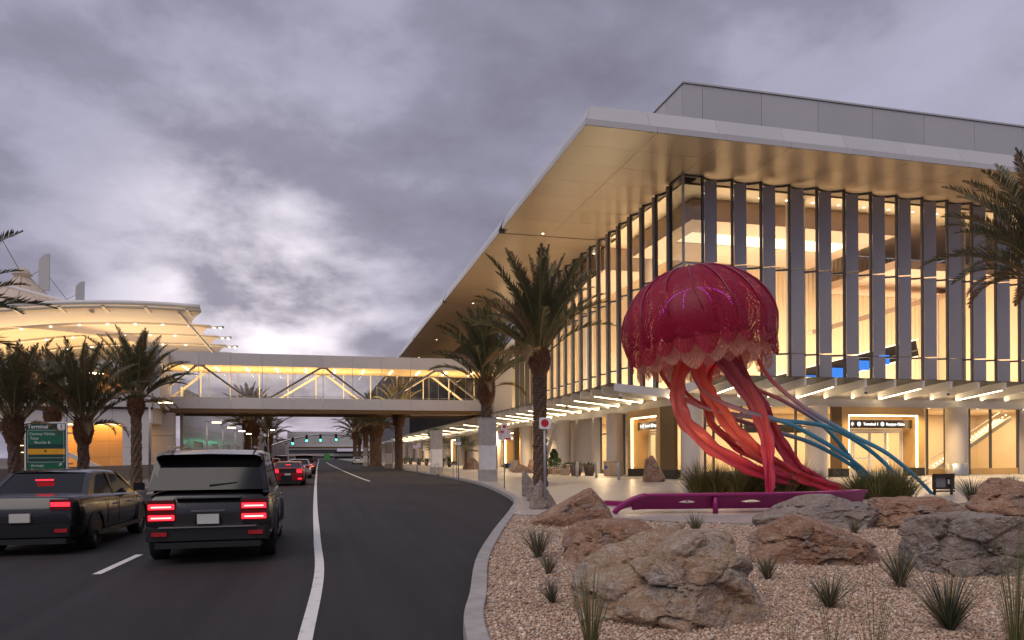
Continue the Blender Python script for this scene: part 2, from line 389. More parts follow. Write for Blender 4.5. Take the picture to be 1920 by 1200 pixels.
def kerb(name, pa, pb, seg, ymax, cls):
    """a row of kerb stones between the gutter line pa and the outer line pb"""
    root = thing(name, None, None); struct(root)
    i = 0
    while i < len(pa) - 1:
        j = i + 1; Lg = 0
        while j < len(pa) - 1 and Lg < seg:
            Lg += math.dist(pa[j-1], pa[j]); j += 1
        if pa[i][1] > ymax: j = len(pa) - 1
        A = pa[i:j+1]; B = pb[i:j+1]; b = MB()
        def sh(a, c, t): return (a[0] + (c[0]-a[0])*t, a[1] + (c[1]-a[1])*t)
        # joint: shrink both ends a little
        if len(A) > 1:
            A = [sh(A[0], A[1], .006/max(math.dist(A[0], A[1]), .01))] + A[1:]; B = [sh(B[0], B[1], .006/max(math.dist(B[0], B[1]), .01))] + B[1:]
        prof = [(0, -.02), (.02, .125), (.05, .15), (.95, .15), (1, .145), (1, -.02)]
        rows = [[(a[0] + (c[0]-a[0])*t, a[1] + (c[1]-a[1])*t, z) for t, z in prof] for a, c in zip(A, B)]
        b.grid(rows)
        n = len(prof); b.add(rows[0], [tuple(range(n))]); b.add(rows[-1], [tuple(range(n))[::-1]])
        b.build('kerb_stone', M['kerb'], root); i = j
    return root
kerb('kerb_right', KR, KRo, 2.6, 75, None)
kerb('kerb_left', KL, KLo, 3.0, 75, None)
# plaza (paved) and planting bed (gravel) share the bed line
KI = next(i for i, p in enumerate(KRo) if p[1] > 18.5)
BED = [KRo[KI],(5.6,18.3),(6.85,17.4),(7.8,15.9),(9.57,14.6),(12.5,15.4),(16,17.2),(20.9,19.6),(24,21.2),(70,24)]
kp = KRo[KI+1:]
poly_sheet('plaza', [BED[0]] + kp + [(70,420)] + BED[::-1][:-1], .142, M['paver_base'])
kn = KRo[:KI]
poly_sheet('gravel_bed', kn + BED + [(70,-8)], .105, MATS.get('gravel_ground') or M['earth'])
def inside(x, y, poly):
    c = False; n = len(poly); j = n - 1
    for i in range(n):
        xi, yi = poly[i]; xj, yj = poly[j]
        if (yi > y) != (yj > y) and x < (xj-xi)*(y-yi)/(yj-yi) + xi: c = not c
        j = i
    return c
b = MB(); b.grid([[(x, y, z) for x, y in BED] for z in (-.03, .146)]); struct(b.build('bed_edging', M['kerb']))
# paving slabs, laid in a running bond (each a piece of the plaza)
def paving():
    root = thing('plaza_paving', None, None); struct(root)
    P = [BED[0]] + kp + [(70,420)] + BED[::-1][:-1]
    SX, SY = 2.9, 1.75
    me = boxm('paving_slab', SX-.026, SY-.026, .012, M['paver'])
    n = 0; iy = 0; y = 15.0
    cuts = []
    while y < 66:
        x = 4.0 - (SX/2 if iy % 2 else 0)
        while x < 37:
            cs = [(x, y), (x+SX, y), (x+SX, y+SY), (x, y+SY)]
            lim = 41.0 if x + SX > 21.0 else 66
            if y + SY < lim:
                ins = sum(inside(a, b, P) for a, b in cs)
                if ins == 4 and n < 290:
                    piece('paving_slab', me, (x+SX/2, y+SY/2, .146), root); n += 1
                elif ins: cuts.append((x, y))
            x += SX
        y += SY; iy += 1
    # slabs cut along the kerb and the bed: clip each rectangle against the plaza outline by fine strips
    for x, y in cuts:
        b = MB(); k = 14
        for i in range(k):
            xa = x + .006 + (SX-.012)*i/k; xb = x + .006 + (SX-.012)*(i+1)/k; xm = (xa+xb)/2
            ys = [y + .006 + (SY-.012)*t/24 for t in range(25)]
            run = [t for t in ys if inside(xm, t, P)]
            if len(run) > 1: b.box(xa, xb, run[0], run[-1], .140, .152)
        if b.v: b.build('paving_slab', M['paver'], root)
paving()
# gravel
def gravel():
    m, N, L = new_mat('gravel_stone')
    out = N.new('ShaderNodeOutputMaterial'); p = N.new('ShaderNodeBsdfPrincipled'); L.new(p.outputs[0], out.inputs[0]); p.inputs['Roughness'].default_value = .85
    at = N.new('ShaderNodeAttribute'); at.attribute_name = 'stone_tint'; L.new(at.outputs['Color'], p.inputs['Base Color'])
    # the ground below: the same stones, as relief of the surface
    g, N, L = new_mat('gravel_ground')
    out = N.new('ShaderNodeOutputMaterial'); p = N.new('ShaderNodeBsdfPrincipled'); L.new(p.outputs[0], out.inputs[0]); p.inputs['Roughness'].default_value = .9
    tc = N.new('ShaderNodeTexCoord'); v = N.new('ShaderNodeTexVoronoi'); v.inputs['Scale'].default_value = 34; L.new(tc.outputs['Object'], v.inputs['Vector'])
    cr = N.new('ShaderNodeValToRGB'); sx = N.new('ShaderNodeSeparateXYZ'); L.new(v.outputs['Color'], sx.inputs[0]); L.new(sx.outputs[0], cr.inputs[0])
    e = cr.color_ramp.elements; e[0].color = (.27, .175, .125, 1); e[1].color = (.62, .48, .38, 1); q = e.new(.5); q.color = (.46, .33, .245, 1)
    L.new(cr.outputs[0], p.inputs['Base Color'])
    b = N.new('ShaderNodeBump'); b.inputs['Strength'].default_value = .9; b.inputs['Distance'].default_value = .02; b.invert = True; L.new(v.outputs['Distance'], b.inputs['Height']); L.new(b.outputs[0], p.inputs['Normal'])
    bpy.data.objects['gravel_bed'].data.materials[0] = g
    rg = np.random.default_rng(3)
    pts = []
    Pb = kn + BED + [(70,-8)]
    for y0, y1, x0, x1, dens, sz in ((4.6,7.2,.9,8.6,2300,.0125),(7.2,9.5,1.2,11.5,1300,.0135),(9.5,13,1.8,14,560,.0155),(13,18.5,2.6,19,210,.018)):
        n = int((y1-y0)*(x1-x0)*dens)
        xs = rg.uniform(x0, x1, n); ys = rg.uniform(y0, y1, n)
        ok = xs < 1.8 + ys*1.16          # the part of the bed in front of the boulders
        xs, ys = xs[ok], ys[ok]; ins = np.zeros(len(xs), bool); j = len(Pb) - 1
        for i in range(len(Pb)):
            xi, yi = Pb[i]; xj, yj = Pb[j]
            if yi != yj: ins ^= ((yi > ys) != (yj > ys)) & (xs < (xj-xi)*(ys-yi)/(yj-yi) + xi)
            j = i
        pts.append(np.stack([xs[ins], ys[ins], np.full(ins.sum(), sz)], 1))
    pts = np.concatenate(pts); n = len(pts)
    base = np.array([(1,0,0),(-1,0,0),(0,1,0),(0,-1,0),(0,0,1),(0,0,-1)], float)
    fc = np.array([(0,2,4),(2,1,4),(1,3,4),(3,0,4),(2,0,5),(1,2,5),(3,1,5),(0,3,5)])
    S = pts[:, 2] * rg.lognormal(0, .38, n).clip(.45, 2.4)
    V = base[None] * (rg.uniform(.65, 1.35, (n, 6, 1))) + rg.normal(0, .22, (n, 6, 3))
    V *= np.stack([np.ones(n), rg.uniform(.6, 1, n), rg.uniform(.45, .8, n)], 1)[:, None, :]
    a = rg.uniform(0, 2*PI, n); ca, sa = np.cos(a), np.sin(a)
    x = V[:, :, 0]*ca[:, None] - V[:, :, 1]*sa[:, None]; y = V[:, :, 0]*sa[:, None] + V[:, :, 1]*ca[:, None]
    V = np.stack([x, y, V[:, :, 2]], 2) * S[:, None, None]
    V += np.stack([pts[:, 0], pts[:, 1], np.full(n, .108) + S*.35], 1)[:, None, :]
    Fc = (fc[None] + (np.arange(n)*6)[:, None, None]).reshape(-1, 3)
    me = bpy.data.meshes.new('gravel')
    me.vertices.add(n*6); me.vertices.foreach_set('co', V.reshape(-1).astype(np.float32))
    me.loops.add(len(Fc)*3); me.loops.foreach_set('vertex_index', Fc.reshape(-1).astype(np.int32))
    me.polygons.add(len(Fc)); me.polygons.foreach_set('loop_start', np.arange(0, len(Fc)*3, 3, dtype=np.int32)); me.polygons.foreach_set('loop_total', np.full(len(Fc), 3, dtype=np.int32))
    ca_ = me.color_attributes.new('stone_tint', 'FLOAT_COLOR', 'POINT')
    pal = np.array([(.66,.50,.38),(.56,.39,.28),(.44,.28,.185),(.72,.58,.46),(.46,.37,.31),(.32,.20,.14),(.62,.43,.29)])
    c = pal[rg.integers(0, len(pal), n)] * rg.uniform(.8, 1.15, (n, 1))
    c = np.repeat(np.concatenate([c, np.ones((n, 1))], 1), 6, 0)
    ca_.data.foreach_set('color', c.reshape(-1).astype(np.float32))
    me.update(calc_edges=True); me.materials.append(m)
    o = link('gravel', me); tag(o, 'loose tan and rust crushed gravel covering the planting bed', 'gravel', kind='stuff')
gravel()
# left planting strip beyond the far kerb
poly_sheet('verge', KLo + [(-60,420),(-60,-8)], .13, mat('verge_soil', (.22,.19,.17), .9, c2=(.15,.13,.115), scale=1.1, bump=.5, bscale=14))
# painted markings
def stripe(name, pts, w0, w1, z=.004):
    P = catmull([(x, y, 0) for x, y in pts], 10); n = len(P); L_ = []
    for i, p in enumerate(P):
        t = (P[min(i+1, n-1)] - P[max(i-1, 0)]).normalized(); w = (w0 + (w1-w0)*i/(n-1))/2
        L_.append(((p.x - t.y*w, p.y + t.x*w, z), (p.x + t.y*w, p.y - t.x*w, z)))
    b = MB(); b.grid(L_); return struct(b.build(name, M['paint']))
stripe('lane_line', [(-.30,3.0),(-.15,7.0),(-.02,11.28),(-.07,16.2),(-.18,29),(-.3,60),(-.45,136),(-.5,330)], .135, .14)
stripe('lane_line', [(3.2,50.5),(2.95,60),(2.5,90),(2.0,140),(1.6,205)], .16, .18)
for y in (12.0, 21.2, 30.4, 39.6, 48.8):
    stripe('lane_dash', [(-3.15,y),(-3.1,y+1.1),(-3.05,y+2.2)], .12, .12)
for x, y in ((9.35,59),(9.35,72)):
    b = MB(); b.box(x+.25, x+1.0, y, y+2.2, .156, .160); struct(b.build('tactile_strip', mat('tactile_yellow', (.62,.36,.06), .7, c2=(.5,.3,.06), scale=8)))
# ------------------------------------------------------------------ terminal building on the right
XF, YF, ZS = 21.8, 42.0, 18.97           # facade planes and soffit height
XO, YO = 13.55, 36.85                    # roof edge
PITCH = 2.05
T = thing('terminal_building', 'large glass terminal building with broad flat overhanging roof', 'building', (XF, YF, .15))
ROWS = [(6.0, 8.05), (8.17, 13.45), (13.57, 18.86)]
RX = [23.12 + PITCH*i for i in range(15)]          # mullion lines of the front
LY = [43.7 + 2.1*i for i in range(16)]              # mullion lines of the street side (scalloped part)
SAG = .48
def scallop(w, n=10): return [(w*i/n, SAG*math.sin(PI*i/n)**.8) for i in range(n+1)]
def facade():
    # shared meshes, bay drawn along +x with the recess towards +y
    def pane_mesh(w, z0, z1):
        b = MB(); S = scallop(w)
        b.grid([[(x, y, z) for x, y in S] for z in (z0, z1)]); return b.mesh('pane', M['glass'], smooth=True)
    def band_mesh(w, z0, z1, d0, d1, m, nm):
        b = MB(); S = scallop(w)
        r = [[(x, y+d0, z0) for x, y in S], [(x, y+d0, z1) for x, y in S], [(x, y+d1, z1) for x, y in S], [(x, y+d1, z0) for x, y in S]]
        r.append(r[0]); b.grid(r); return b.mesh(nm, m)
    Wd = {}
    for side, w in (('f', PITCH), ('s', 2.1)):
        Wd[side] = dict(panes=[pane_mesh(w-.0, a, c) for a, c in ROWS],
                        tr=[band_mesh(w, z-.06, z+.06, -.05, .08, M['mullion'], 'transom') for z in (8.11, 13.51)],
                        head=band_mesh(w, ZS-.13, ZS-.005, -.05, .08, M['mullion'], 'head_frame'))
    mull = boxm('mullion', .13, .16, ZS-6.0-.02, M['mullion'])
    # tilted grey blade beside every mullion of the front
    fb = MB(); a = (0, 0); c = (.66, -.36)
    for z0, z1 in ((6.0, 8.07), (8.15, 13.47), (13.55, 18.62)):
        n = Vector((.36, .66, 0)).normalized()*.05
        q = [(a[0], a[1]), (c[0], c[1]), (c[0]+n.x, c[1]+n.y), (a[0]+n.x, a[1]+n.y)]
        fb.prism(q, z0, z1)
    fin = fb.mesh('fin', M['fin'])
    sb = MB(); sb.box(-.17, 0, -.05, .05, 6.0, ZS-.14); sfin = sb.mesh('fin', M['fin_light'])
    zc = (6.0 + ZS)/2
    for i, x in enumerate(RX):
        piece('mullion', mull, (x, YF, zc), T)
        piece('fin', fin, (x+.07, YF-.1, 0), T)
        if i < len(RX) - 1:
            for p in Wd['f']['panes']: piece('pane', p, (x, YF, 0), T)
            for p in Wd['f']['tr']: piece('transom', p, (x, YF, 0), T)
            piece('head_frame', Wd['f']['head'], (x, YF, 0), T)
    for i, y in enumerate(LY):
        piece('mullion', mull, (XF, y, zc), T, (0, 0, PI/2))
        piece('fin', sfin, (XF-.08, y+.1, 0), T)
        if i < len(LY) - 1:
            # bay along +y with recess towards +x: rotate and mirror
            for nm, ps in (('pane', Wd['s']['panes']), ('transom', Wd['s']['tr']), ('head_frame', [Wd['s']['head']])):
                for p in ps: piece(nm, p, (XF, LY[i+1], 0), T, (0, 0, -PI/2), (1, 1, 1))
    # flat corner bay in darker glass
    for z0, z1 in ROWS:
        b = MB(); b.quad((XF, YF, z0), (RX[0], YF, z0), (RX[0], YF, z1), (XF, YF, z1)); b.build('corner_pane', M['glass_dark'], T)
        b = MB(); b.quad((XF, LY[0], z0), (XF, YF, z0), (XF, YF, z1), (XF, LY[0], z1)); b.build('corner_pane', M['glass_dark'], T)
    for z in (8.11, 13.51):
        b = MB(); b.box(XF-.04, RX[0]-.07, YF-.05, YF+.05, z-.055, z+.055); b.build('transom', M['fin'], T)
        b = MB(); b.box(XF-.05, XF+.05, YF+.06, LY[0]-.09, z-.055, z+.055); b.build('transom', M['mullion'], T)
    b = MB(); b.box(XF-.07, XF+.06, YF-.07, YF+.05, 6.0, ZS-.01); b.build('corner_post', M['fin_light'], T)
    b = MB(); b.box(XF-.05, RX[0]-.07, YF-.052, YF+.06, ZS-.12, ZS-.006); b.build('head_frame', M['mullion'], T)
    b = MB(); b.box(XF-.052, XF+.06, YF+.06, LY[0]-.09, ZS-.12, ZS-.006); b.build('head_frame', M['mullion'], T)
    # street side beyond the scallops: dark blades in front of flat glass, to the bridge and past it
    y = LY[-1]; k = 0
    dk = boxm('fin', .5, .12, ZS-6.9, M['fin_dark'])
    while y < 186:
        y2 = y + 2.1
        if not (84.0 < y + 1 < 92.4):
            b = MB(); b.quad((XF+.1, y2, 6.9), (XF+.1, y, 6.9), (XF+.1, y, 12.8), (XF+.1, y2, 12.8))
            b.build('pane', M['glass'] if y < 84 else M['glass_mirror'], T)
            b = MB(); b.quad((XF+.1, y2, 12.9), (XF+.1, y, 12.9), (XF+.1, y, ZS-.1), (XF+.1, y2, ZS-.1))
            b.build('pane', M['glass'], T)
            piece('fin', dk, (XF-.18, y, (ZS+6.9)/2-.02), T)
        y = y2
    b = MB(); b.box(XF-.02, XF+.3, 186, 340, 6.0, ZS); b.box(XF+.16, XF+.34, LY[-1]+.12, 186, 12.80, 12.89); b.box(XF-.3, XF+.3, LY[-1]+.15, 186, 6.02, 6.88)
    b.build('wall', M['fin_dark'], T)
facade()

def roof():
    gap = .018
    # soffit panels
    xs = [XO, 17.65] + [21.75 + 4.1*i for i in range(10)]
    ysf = [YO, 39.4, 42.0]
    back = MB()
    def sp(x0, x1, y0, y1, z=ZS):
        b = MB(); b.box(x0+gap/2, x1-gap/2, y0+gap/2, y1-gap/2, z, z+.04); b.build('soffit_panel', M['soffit'], T)
    for i in range(len(xs)-1):
        for j in range(len(ysf)-1): sp(xs[i], xs[i+1], ysf[j], ysf[j+1])
    for i in range(2, len(xs)-1): sp(xs[i], xs[i+1], 42.0, 43.2)
    segs = [(42.0, 55.4), (56.6, 83.0), (84.2, 110.5), (111.7, 131), (132.2, 190), (191.2, 340)]
    for k, (a, c) in enumerate(segs):
        n = max(1, round((c-a)/2.68)) if k < 4 else 8
        for i in range(n):
            y0 = a + (c-a)*i/n; y1 = a + (c-a)*(i+1)/n
            sp(xs[0], xs[1], y0, y1); sp(xs[1], 23.0, y0, y1)
        if k:
            # recessed joint between two roof plates
            b = MB(); b.box(XO+.5, 23.0, a-1.21, a+.01, ZS+.05, ZS+.30); b.build('expansion_joint', M['soffit'], T)
            piece('downlight', dl, (17.0, a-.6, ZS+.03), T)
        # fascia of the street side in lengths
        n2 = max(1, round((c - (YO if k == 0 else a))/4.1)) if k < 4 else 6
        s0 = YO if k == 0 else a
        for i in range(n2):
            y0 = s0 + (c-s0)*i/n2 + gap/2; y1 = s0 + (c-s0)*(i+1)/n2 - gap/2
            b = MB(); b.add([(XO,y0,ZS),(XO,y1,ZS),(XO,y1,ZS+.31),(XO,y0,ZS+.31),(XO+.06,y0,ZS),(XO+.06,y1,ZS),(XO+.06,y1,ZS+.31),(XO+.06,y0,ZS+.31)],
                  [(0,3,2,1),(0,4,7,3),(1,2,6,5),(2,3,7,6),(4,5,6,7)]); b.build('fascia_strip', M['white_panel'], T)
            o = .0 if k == 0 else 0
            x1 = XO+.45
            b = MB(); b.add([(XO+.03,y0,ZS+.33),(XO+.03,y1,ZS+.33),(x1,y1,ZS+1.24),(x1,y0+ (.45 if (k==0 and i==0) else 0),ZS+1.24),(XO+.10,y0,ZS+.33),(XO+.10,y1,ZS+.33),(x1+.07,y1,ZS+1.24),(x1+.07,y0+(.45 if (k==0 and i==0) else 0),ZS+1.24)],
                  [(0,3,2,1),(4,5,6,7),(3,7,6,2),(0,4,7,3),(1,2,6,5)]); b.build('fascia_panel', M['white_panel'], T)
        bk = MB(); y0 = YO+.1 if k == 0 else a; bk.box(XO+.12, 60.0 if k == 0 else 24.0, y0, c, ZS+.045, ZS+.32)
        bk.box(XO+.6, 24.0, max(y0, YO+.6), c, ZS+.321, ZS+1.2); bk.build('roof_deck', M['joint'], T)
    # fascia of the front
    fx = [XO] + xs[1:]
    for i in range(len(fx)-1):
        x0 = fx[i] + (gap/2 if i else 0); x1 = fx[i+1]-gap/2
        b = MB(); b.box(x0 + (.061 if i == 0 else 0), x1, YO, YO+.06, ZS, ZS+.31); b.build('fascia_strip', M['white_panel'], T)
        sh = -.42
        a0 = fx[i]+sh + gap/2 if i else XO+.03; a1 = fx[i+1]+sh-gap/2
        t0 = a0 + (.42 if i == 0 else 0)
        b = MB(); b.add([(a0,YO+.03,ZS+.33),(a1,YO+.03,ZS+.33),(a1,YO+.45,ZS+1.24),(t0,YO+.45,ZS+1.24),(a0,YO+.10,ZS+.33),(a1,YO+.10,ZS+.33),(a1,YO+.52,ZS+1.24),(t0,YO+.52,ZS+1.24)],
              [(0,1,2,3),(4,7,6,5),(3,2,6,7),(0,3,7,4),(1,5,6,2)]); b.build('fascia_panel', M['white_panel'], T)
    b = MB(); b.box(24.0, 60.0, YO+.6, 43.2, ZS+.325, ZS+1.2); b.build('roof_deck', M['joint'], T)
    # upper storey set back on the roof
    zt, zb, zm = 25.15, ZS+1.2, 22.6
    px = [22.37, 23.71] + [23.71 + 4.25*i for i in range(1, 9)]
    for i in range(len(px)-1):
        for z0, z1 in ((zb, zm), (zm, zt)):
            b = MB(); b.box(px[i]+gap*.9, px[i+1]-gap*.9, 43.0, 43.08, z0+gap*.9, z1-gap*.9); b.build('upper_panel', M['white_panel'], T)
    ys = [43.0, 45.4, 49.6, 53.8]
    for i in range(3):
        for z0, z1 in ((zb, zm), (zm, zt)):
            b = MB(); b.box(22.37, 22.45, ys[i]+(.1 if i == 0 else 0)+gap, ys[i+1]-gap, z0+gap*.9, z1-gap*.9); b.build('upper_panel', M['white_panel'], T)
    b = MB(); b.box(22.46, 57.5, 43.09, 53.7, zb, zt-.02); b.build('upper_wall', M['joint'], T)
    b = MB(); b.box(22.3, 57.6, 42.93, 53.9, zt+.01, zt+.12); b.build('upper_coping', M['white_panel'], T)
dlb = MB(); dlb.lathe([(0, 0), (.09, 0), (.11, .03)], 12); dl = dlb.mesh('downlight', M['downlight'])
roof()

# ---------------- glazed canopy on raking beams
def canopy():
    zb0, zb1 = 5.26, 5.66           # beam underside at the wall and at the tip
    def beam_mesh(nm, L_, dep, m, d0=0.0):
        b = MB(); w = .045
        b.add([(-w,0,zb0),(w,0,zb0),(w,L_,zb1),(-w,L_,zb1),(-w,0,zb0+dep),(w,0,zb0+dep),(w,L_,zb1+dep*.86),(-w,L_,zb1+dep*.86)],
              [(0,3,2,1),(4,5,6,7),(0,1,5,4),(1,2,6,5),(2,3,7,6),(3,0,4,7)])
        b.box(-.06, .06, L_, L_+.12, zb1+.02, zb1+dep*.8)
        return b.mesh(nm, m)
    beam = beam_mesh('canopy_beam', 3.75, .56, M['white_steel'])
    lb = MB(); lb.add([(-.03,.15,zb0-.02),(.03,.15,zb0-.02),(.03,3.6,zb1-.04),(-.03,3.6,zb1-.04),(-.03,.15,zb0+.01),(.03,.15,zb0+.01),(.03,3.6,zb1-.01),(-.03,3.6,zb1-.01)],
              [(0,3,2,1),(4,5,6,7),(0,1,5,4),(1,2,6,5),(2,3,7,6),(3,0,4,7)]); led = lb.mesh('led_strip', M['led'])
    gl = MB(); gl.add([(0,.05,zb0+.575),(1.99,.05,zb0+.575),(1.99,4.0,zb1+.50),(0,4.0,zb1+.50),(0,.05,zb0+.59),(1.99,.05,zb0+.59),(1.99,4.0,zb1+.515),(0,4.0,zb1+.515)],
              [(0,3,2,1),(4,5,6,7),(0,1,5,4),(1,2,6,5),(2,3,7,6),(3,0,4,7)]); pane = gl.mesh('canopy_pane', M['canopy_glass'])
    # front: beams run towards -y
    x = 21.30; k = 0
    while x < 54:
        o = piece('canopy_beam', beam, (x, YF-.1, 0), T, (0, 0, PI))
        if k % 3 == 1: link('led_strip', led, o)
        if x < 52: piece('canopy_pane', pane, (x+2.03, YF-.1, 0), T, (0, 0, PI))
        x += 2.08; k += 1
    y = 43.6; k = 0
    while y < 196:
        o = piece('canopy_beam', beam, (XF-.1, y, 0), T, (0, 0, PI/2))
        if (k % 2 == 0 and 45 < y < 78) or (k % 5 == 0 and y > 78): link('led_strip', led, o)
        if y < 190: piece('canopy_pane', pane, (XF-.1, y+.04, 0), T, (0, 0, PI/2))
        y += 2.08; k += 1
    # deep white edge beam along the wall
    b = MB(); b.box(XF-.06, 54, YF-.1, YF+.12, 4.72, 5.24); b.build('edge_beam', M['white_steel'], T)
    b = MB(); b.box(XF-.1, XF+.12, YF+.125, 196, 4.72, 5.24); b.build('edge_beam', M['white_steel'], T)
    b = MB(); b.box(XF-.1, XF+.12, 196.1, 340, 4.7, 6.1); b.box(XF-4, XF-.12, 196.1, 340, 5.3, 5.7); b.build('far_canopy', M['white_steel'], T)
    # spandrel above it, behind the beams
    b = MB(); b.box(XF+.0, 54, YF+.01, YF+.1, 5.25, 5.99); b.build('spandrel', M['cream'], T)
    b = MB(); b.box(XF+.01, XF+.1, YF+.125, 196, 5.25, 5.99); b.build('spandrel', M['cream'], T)
    # ceiling strip between edge beam and glazed ground floor
    b = MB(); b.box(XF-.05, 54, YF+.13, 43.3, 4.74, 4.80); b.build('porch_ceiling', M['cream'], T)
    b = MB(); b.box(XF+.13, 23.3, 43.35, 196, 4.74, 4.80); b.build('porch_ceiling', M['cream'], T)
canopy()
def security_camera(p, label):
    t = thing('security_camera', label, 'camera', p, 0, 'dome cameras under the canopy')
    b = MB(); b.tube([(0,0,0),(0,0,-.16)], .05, 10); b.build('mount', M['white_steel'], t, world=False)
    b = MB(); b.lathe([(.0,-.17),(.11,-.17),(.12,-.26),(.10,-.30)], 14); b.build('housing', M['white_steel'], t, True, world=False)
    b = MB(); b.lathe([(.10,-.301),(.085,-.36),(.05,-.40),(0,-.415)], 14); b.build('dome', M['black'], t, True, world=False)
security_camera((32.0, 38.4, 5.68), 'dome security camera hanging from the canopy above the right entrance')
security_camera((38.05, 38.4, 5.68), 'dome security camera hanging from the canopy right of the right entrance')
security_camera((18.3, 43.7, 5.62), 'dome security camera at the tip of the first street side canopy beam')
security_camera((18.2, 54.0, 5.60), 'dome security camera under the street side canopy beside the tall palm')
# ------------------------------------------------------------------ terminal: lamps, ground floor, interior
def area(name, loc, rot, sx, sy, power, colr=(1.0, .76, .45), spread=PI):
    l = bpy.data.lights.new(name, 'AREA'); l.shape = 'RECTANGLE'; l.size = sx; l.size_y = sy; l.energy = power; l.color = colr; l.spread = spread
    o = bpy.data.objects.new(name, l); col.objects.link(o); o.location = loc; o.rotation_euler = rot; return o
def spot(name, loc, target, power, angle, colr=(1.0, .72, .40), blend=.6, r=.06):
    l = bpy.data.lights.new(name, 'SPOT'); l.energy = power; l.spot_size = angle; l.spot_blend = blend; l.color = colr; l.shadow_soft_size = r
    o = bpy.data.objects.new(name, l); col.objects.link(o); o.location = loc
    o.rotation_euler = (Vector(target) - Vector(loc)).to_track_quat('-Z', 'Y').to_euler(); return o

def corr_wall(name, a, b, z0, z1, m, pitch=.42, amp=.07):
    """pleated wall from a to b (plan points)"""
    a = Vector((*a, 0)); b_ = Vector((*b, 0)); d = (b_ - a); L_ = d.length; d.normalize(); nrm = Vector((-d.y, d.x, 0))
    n = int(L_/pitch*5); P = []
    for i in range(n+1):
        s = L_*i/n; q = a + d*s + nrm*(amp*math.sin(2*PI*s/pitch)); P.append(q)
    g = MB(); g.grid([[(p.x, p.y, z) for p in P] for z in (z0, z1)]); return g.build(name, m, T, smooth=True)

def interior():
    b = MB(); b.box(XF+.15, 54, 42.6, 56, 5.05, 5.9); b.build('upper_floor', M['int_floor'], T)
    b = MB(); b.box(XF+.4, 30.2, 56.05, 83.5, 5.05, 5.9); b.build('upper_floor', M['int_floor'], T)
    corr_wall('interior_wall', (30.0, 55.5), (54, 55.5), 5.9, 18.85, M['cream_wall'])
    corr_wall('interior_wall', (30.0, 83), (30.0, 55.5), 5.9, 18.85, M['cream_wall'])
    b = MB(); b.box(54, 54.1, 42.6, 55.5, .2, 18.8); b.build('end_wall', M['cream_wall'], T)
    b = MB(); b.box(XF+.6, 30, 83.02, 83.1, .2, 18.8); b.build('end_wall', M['cream_wall'], T)
    b = MB(); b.box(XF+.62, 54, 43.25, 55.4, 18.86, 18.92); b.build('ceiling', M['cream_wall'], T)
    b = MB(); b.box(XF+1.25, 29.9, 55.42, 83, 18.86, 18.92); b.build('ceiling', M['cream_wall'], T)
    # dropped ceiling with a long light slot
    b = MB(); b.box(24.2, 40.5, 45.4, 48.0, 17.4, 18.84); b.box(24.2, 40.5, 50.6, 55.3, 17.4, 18.84); b.box(24.2, 25.6, 48.02, 50.58, 17.4, 18.84); b.box(39.0, 40.5, 48.02, 50.58, 17.4, 18.84)
    b.build('dropped_ceiling', M['bulkhead'], T)
    b = MB(); b.box(25.6, 39.0, 48.02, 50.58, 17.46, 17.50); b.build('light_slot', M['led_soft'], T)
    b = MB(); b.box(41.5, 53.9, 46.5, 55.3, 15.4, 16.0); b.build('dropped_ceiling', M['bulkhead'], T)
    b = MB(); b.box(22.9, 27.0, 58, 82, 17.0, 18.84); b.build('dropped_ceiling', M['bulkhead'], T)
    for x in [24.6 + 2.05*i for i in range(14)]:
        piece('downlight', dl, (x, 44.4, 18.845), T)
        piece('downlight', dl, (x+.5, 53.9, 14.0), T) if False else None
    for y in (60, 66, 72, 78): piece('downlight', dl, (22.75, y, 18.84), T)
    # pendant lamps deep in the hall
    pl = MB(); pl.tube([(0,0,0),(0,0,.35)], .05, 8); pm = pl.mesh('pendant_lamp', M['downlight'])
    for i, x in enumerate((28.6, 31.4, 34.0, 36.2, 38.9, 41.0, 43.6)): piece('pendant_lamp', pm, (x, 51, 10.9 + .12*(i % 3)), T)
    # round interior columns
    cl = MB(); cl.lathe([(.62, 5.9), (.62, 18.8)], 20); cm = cl.mesh('interior_column', M['cream'], True)
    for x, y in ((31.35, 44.3), (44.6, 44.3), (26.0, 56.5), (25.4, 69.0)): piece('interior_column', cm, (x, y, 0), T)
    # escalator bank with display screens, rising to the right
    e = MB(); a = Vector((30.5, 47.5, 6.3)); c = Vector((44.0, 47.5, 9.6)); e.bar(a, c, .5, 1.3); esc = e.build('escalator', M['rust_wood'], T)
    for off, h, m in ((.72, .10, 'led_soft'), (-.1, .10, 'steel'), (-.60, .12, 'led_soft')):
        q = MB(); q.bar(a + Vector((0,-.30,off)), c + Vector((0,-.30,off)), .05, h); q.build('handrail', M[m], esc)
    for t, w in ((.10, 1.2), (.24, 1.5), (.42, 1.3), (.60, 1.0), (.74, .9)):
        p = a.lerp(c, t); q = MB(); q.box(p.x, p.x+w, 47.15, 47.2, p.z-.42, p.z+.28); q.build('display_screen', M['screen'], esc)
    # blinds/sloping stair soffit high on the right
    q = MB(); q.bar((37.5, 52.0, 11.2), (52.0, 52.0, 15.2), 2.2, .35); q.build('stair_soffit', M['bulkhead'], T)
    # lights of the hall
    area('hall_uplight', (38.5, 50, 6.0), (PI, 0, 0), 28, 9, 5600, (1.0, .78, .52))
    area('hall_uplight', (26.0, 66, 6.0), (PI, 0, 0), 6, 26, 4300, (1.0, .77, .48))
    area('side_uplight', (25.0, 135, 6.0), (PI, 0, 0), 4, 90, 5000)
    b = MB(); b.box(28.0, 28.1, 83.2, 196, 6, 18.8); b.build('interior_wall', M['cream_wall'], T)
interior()

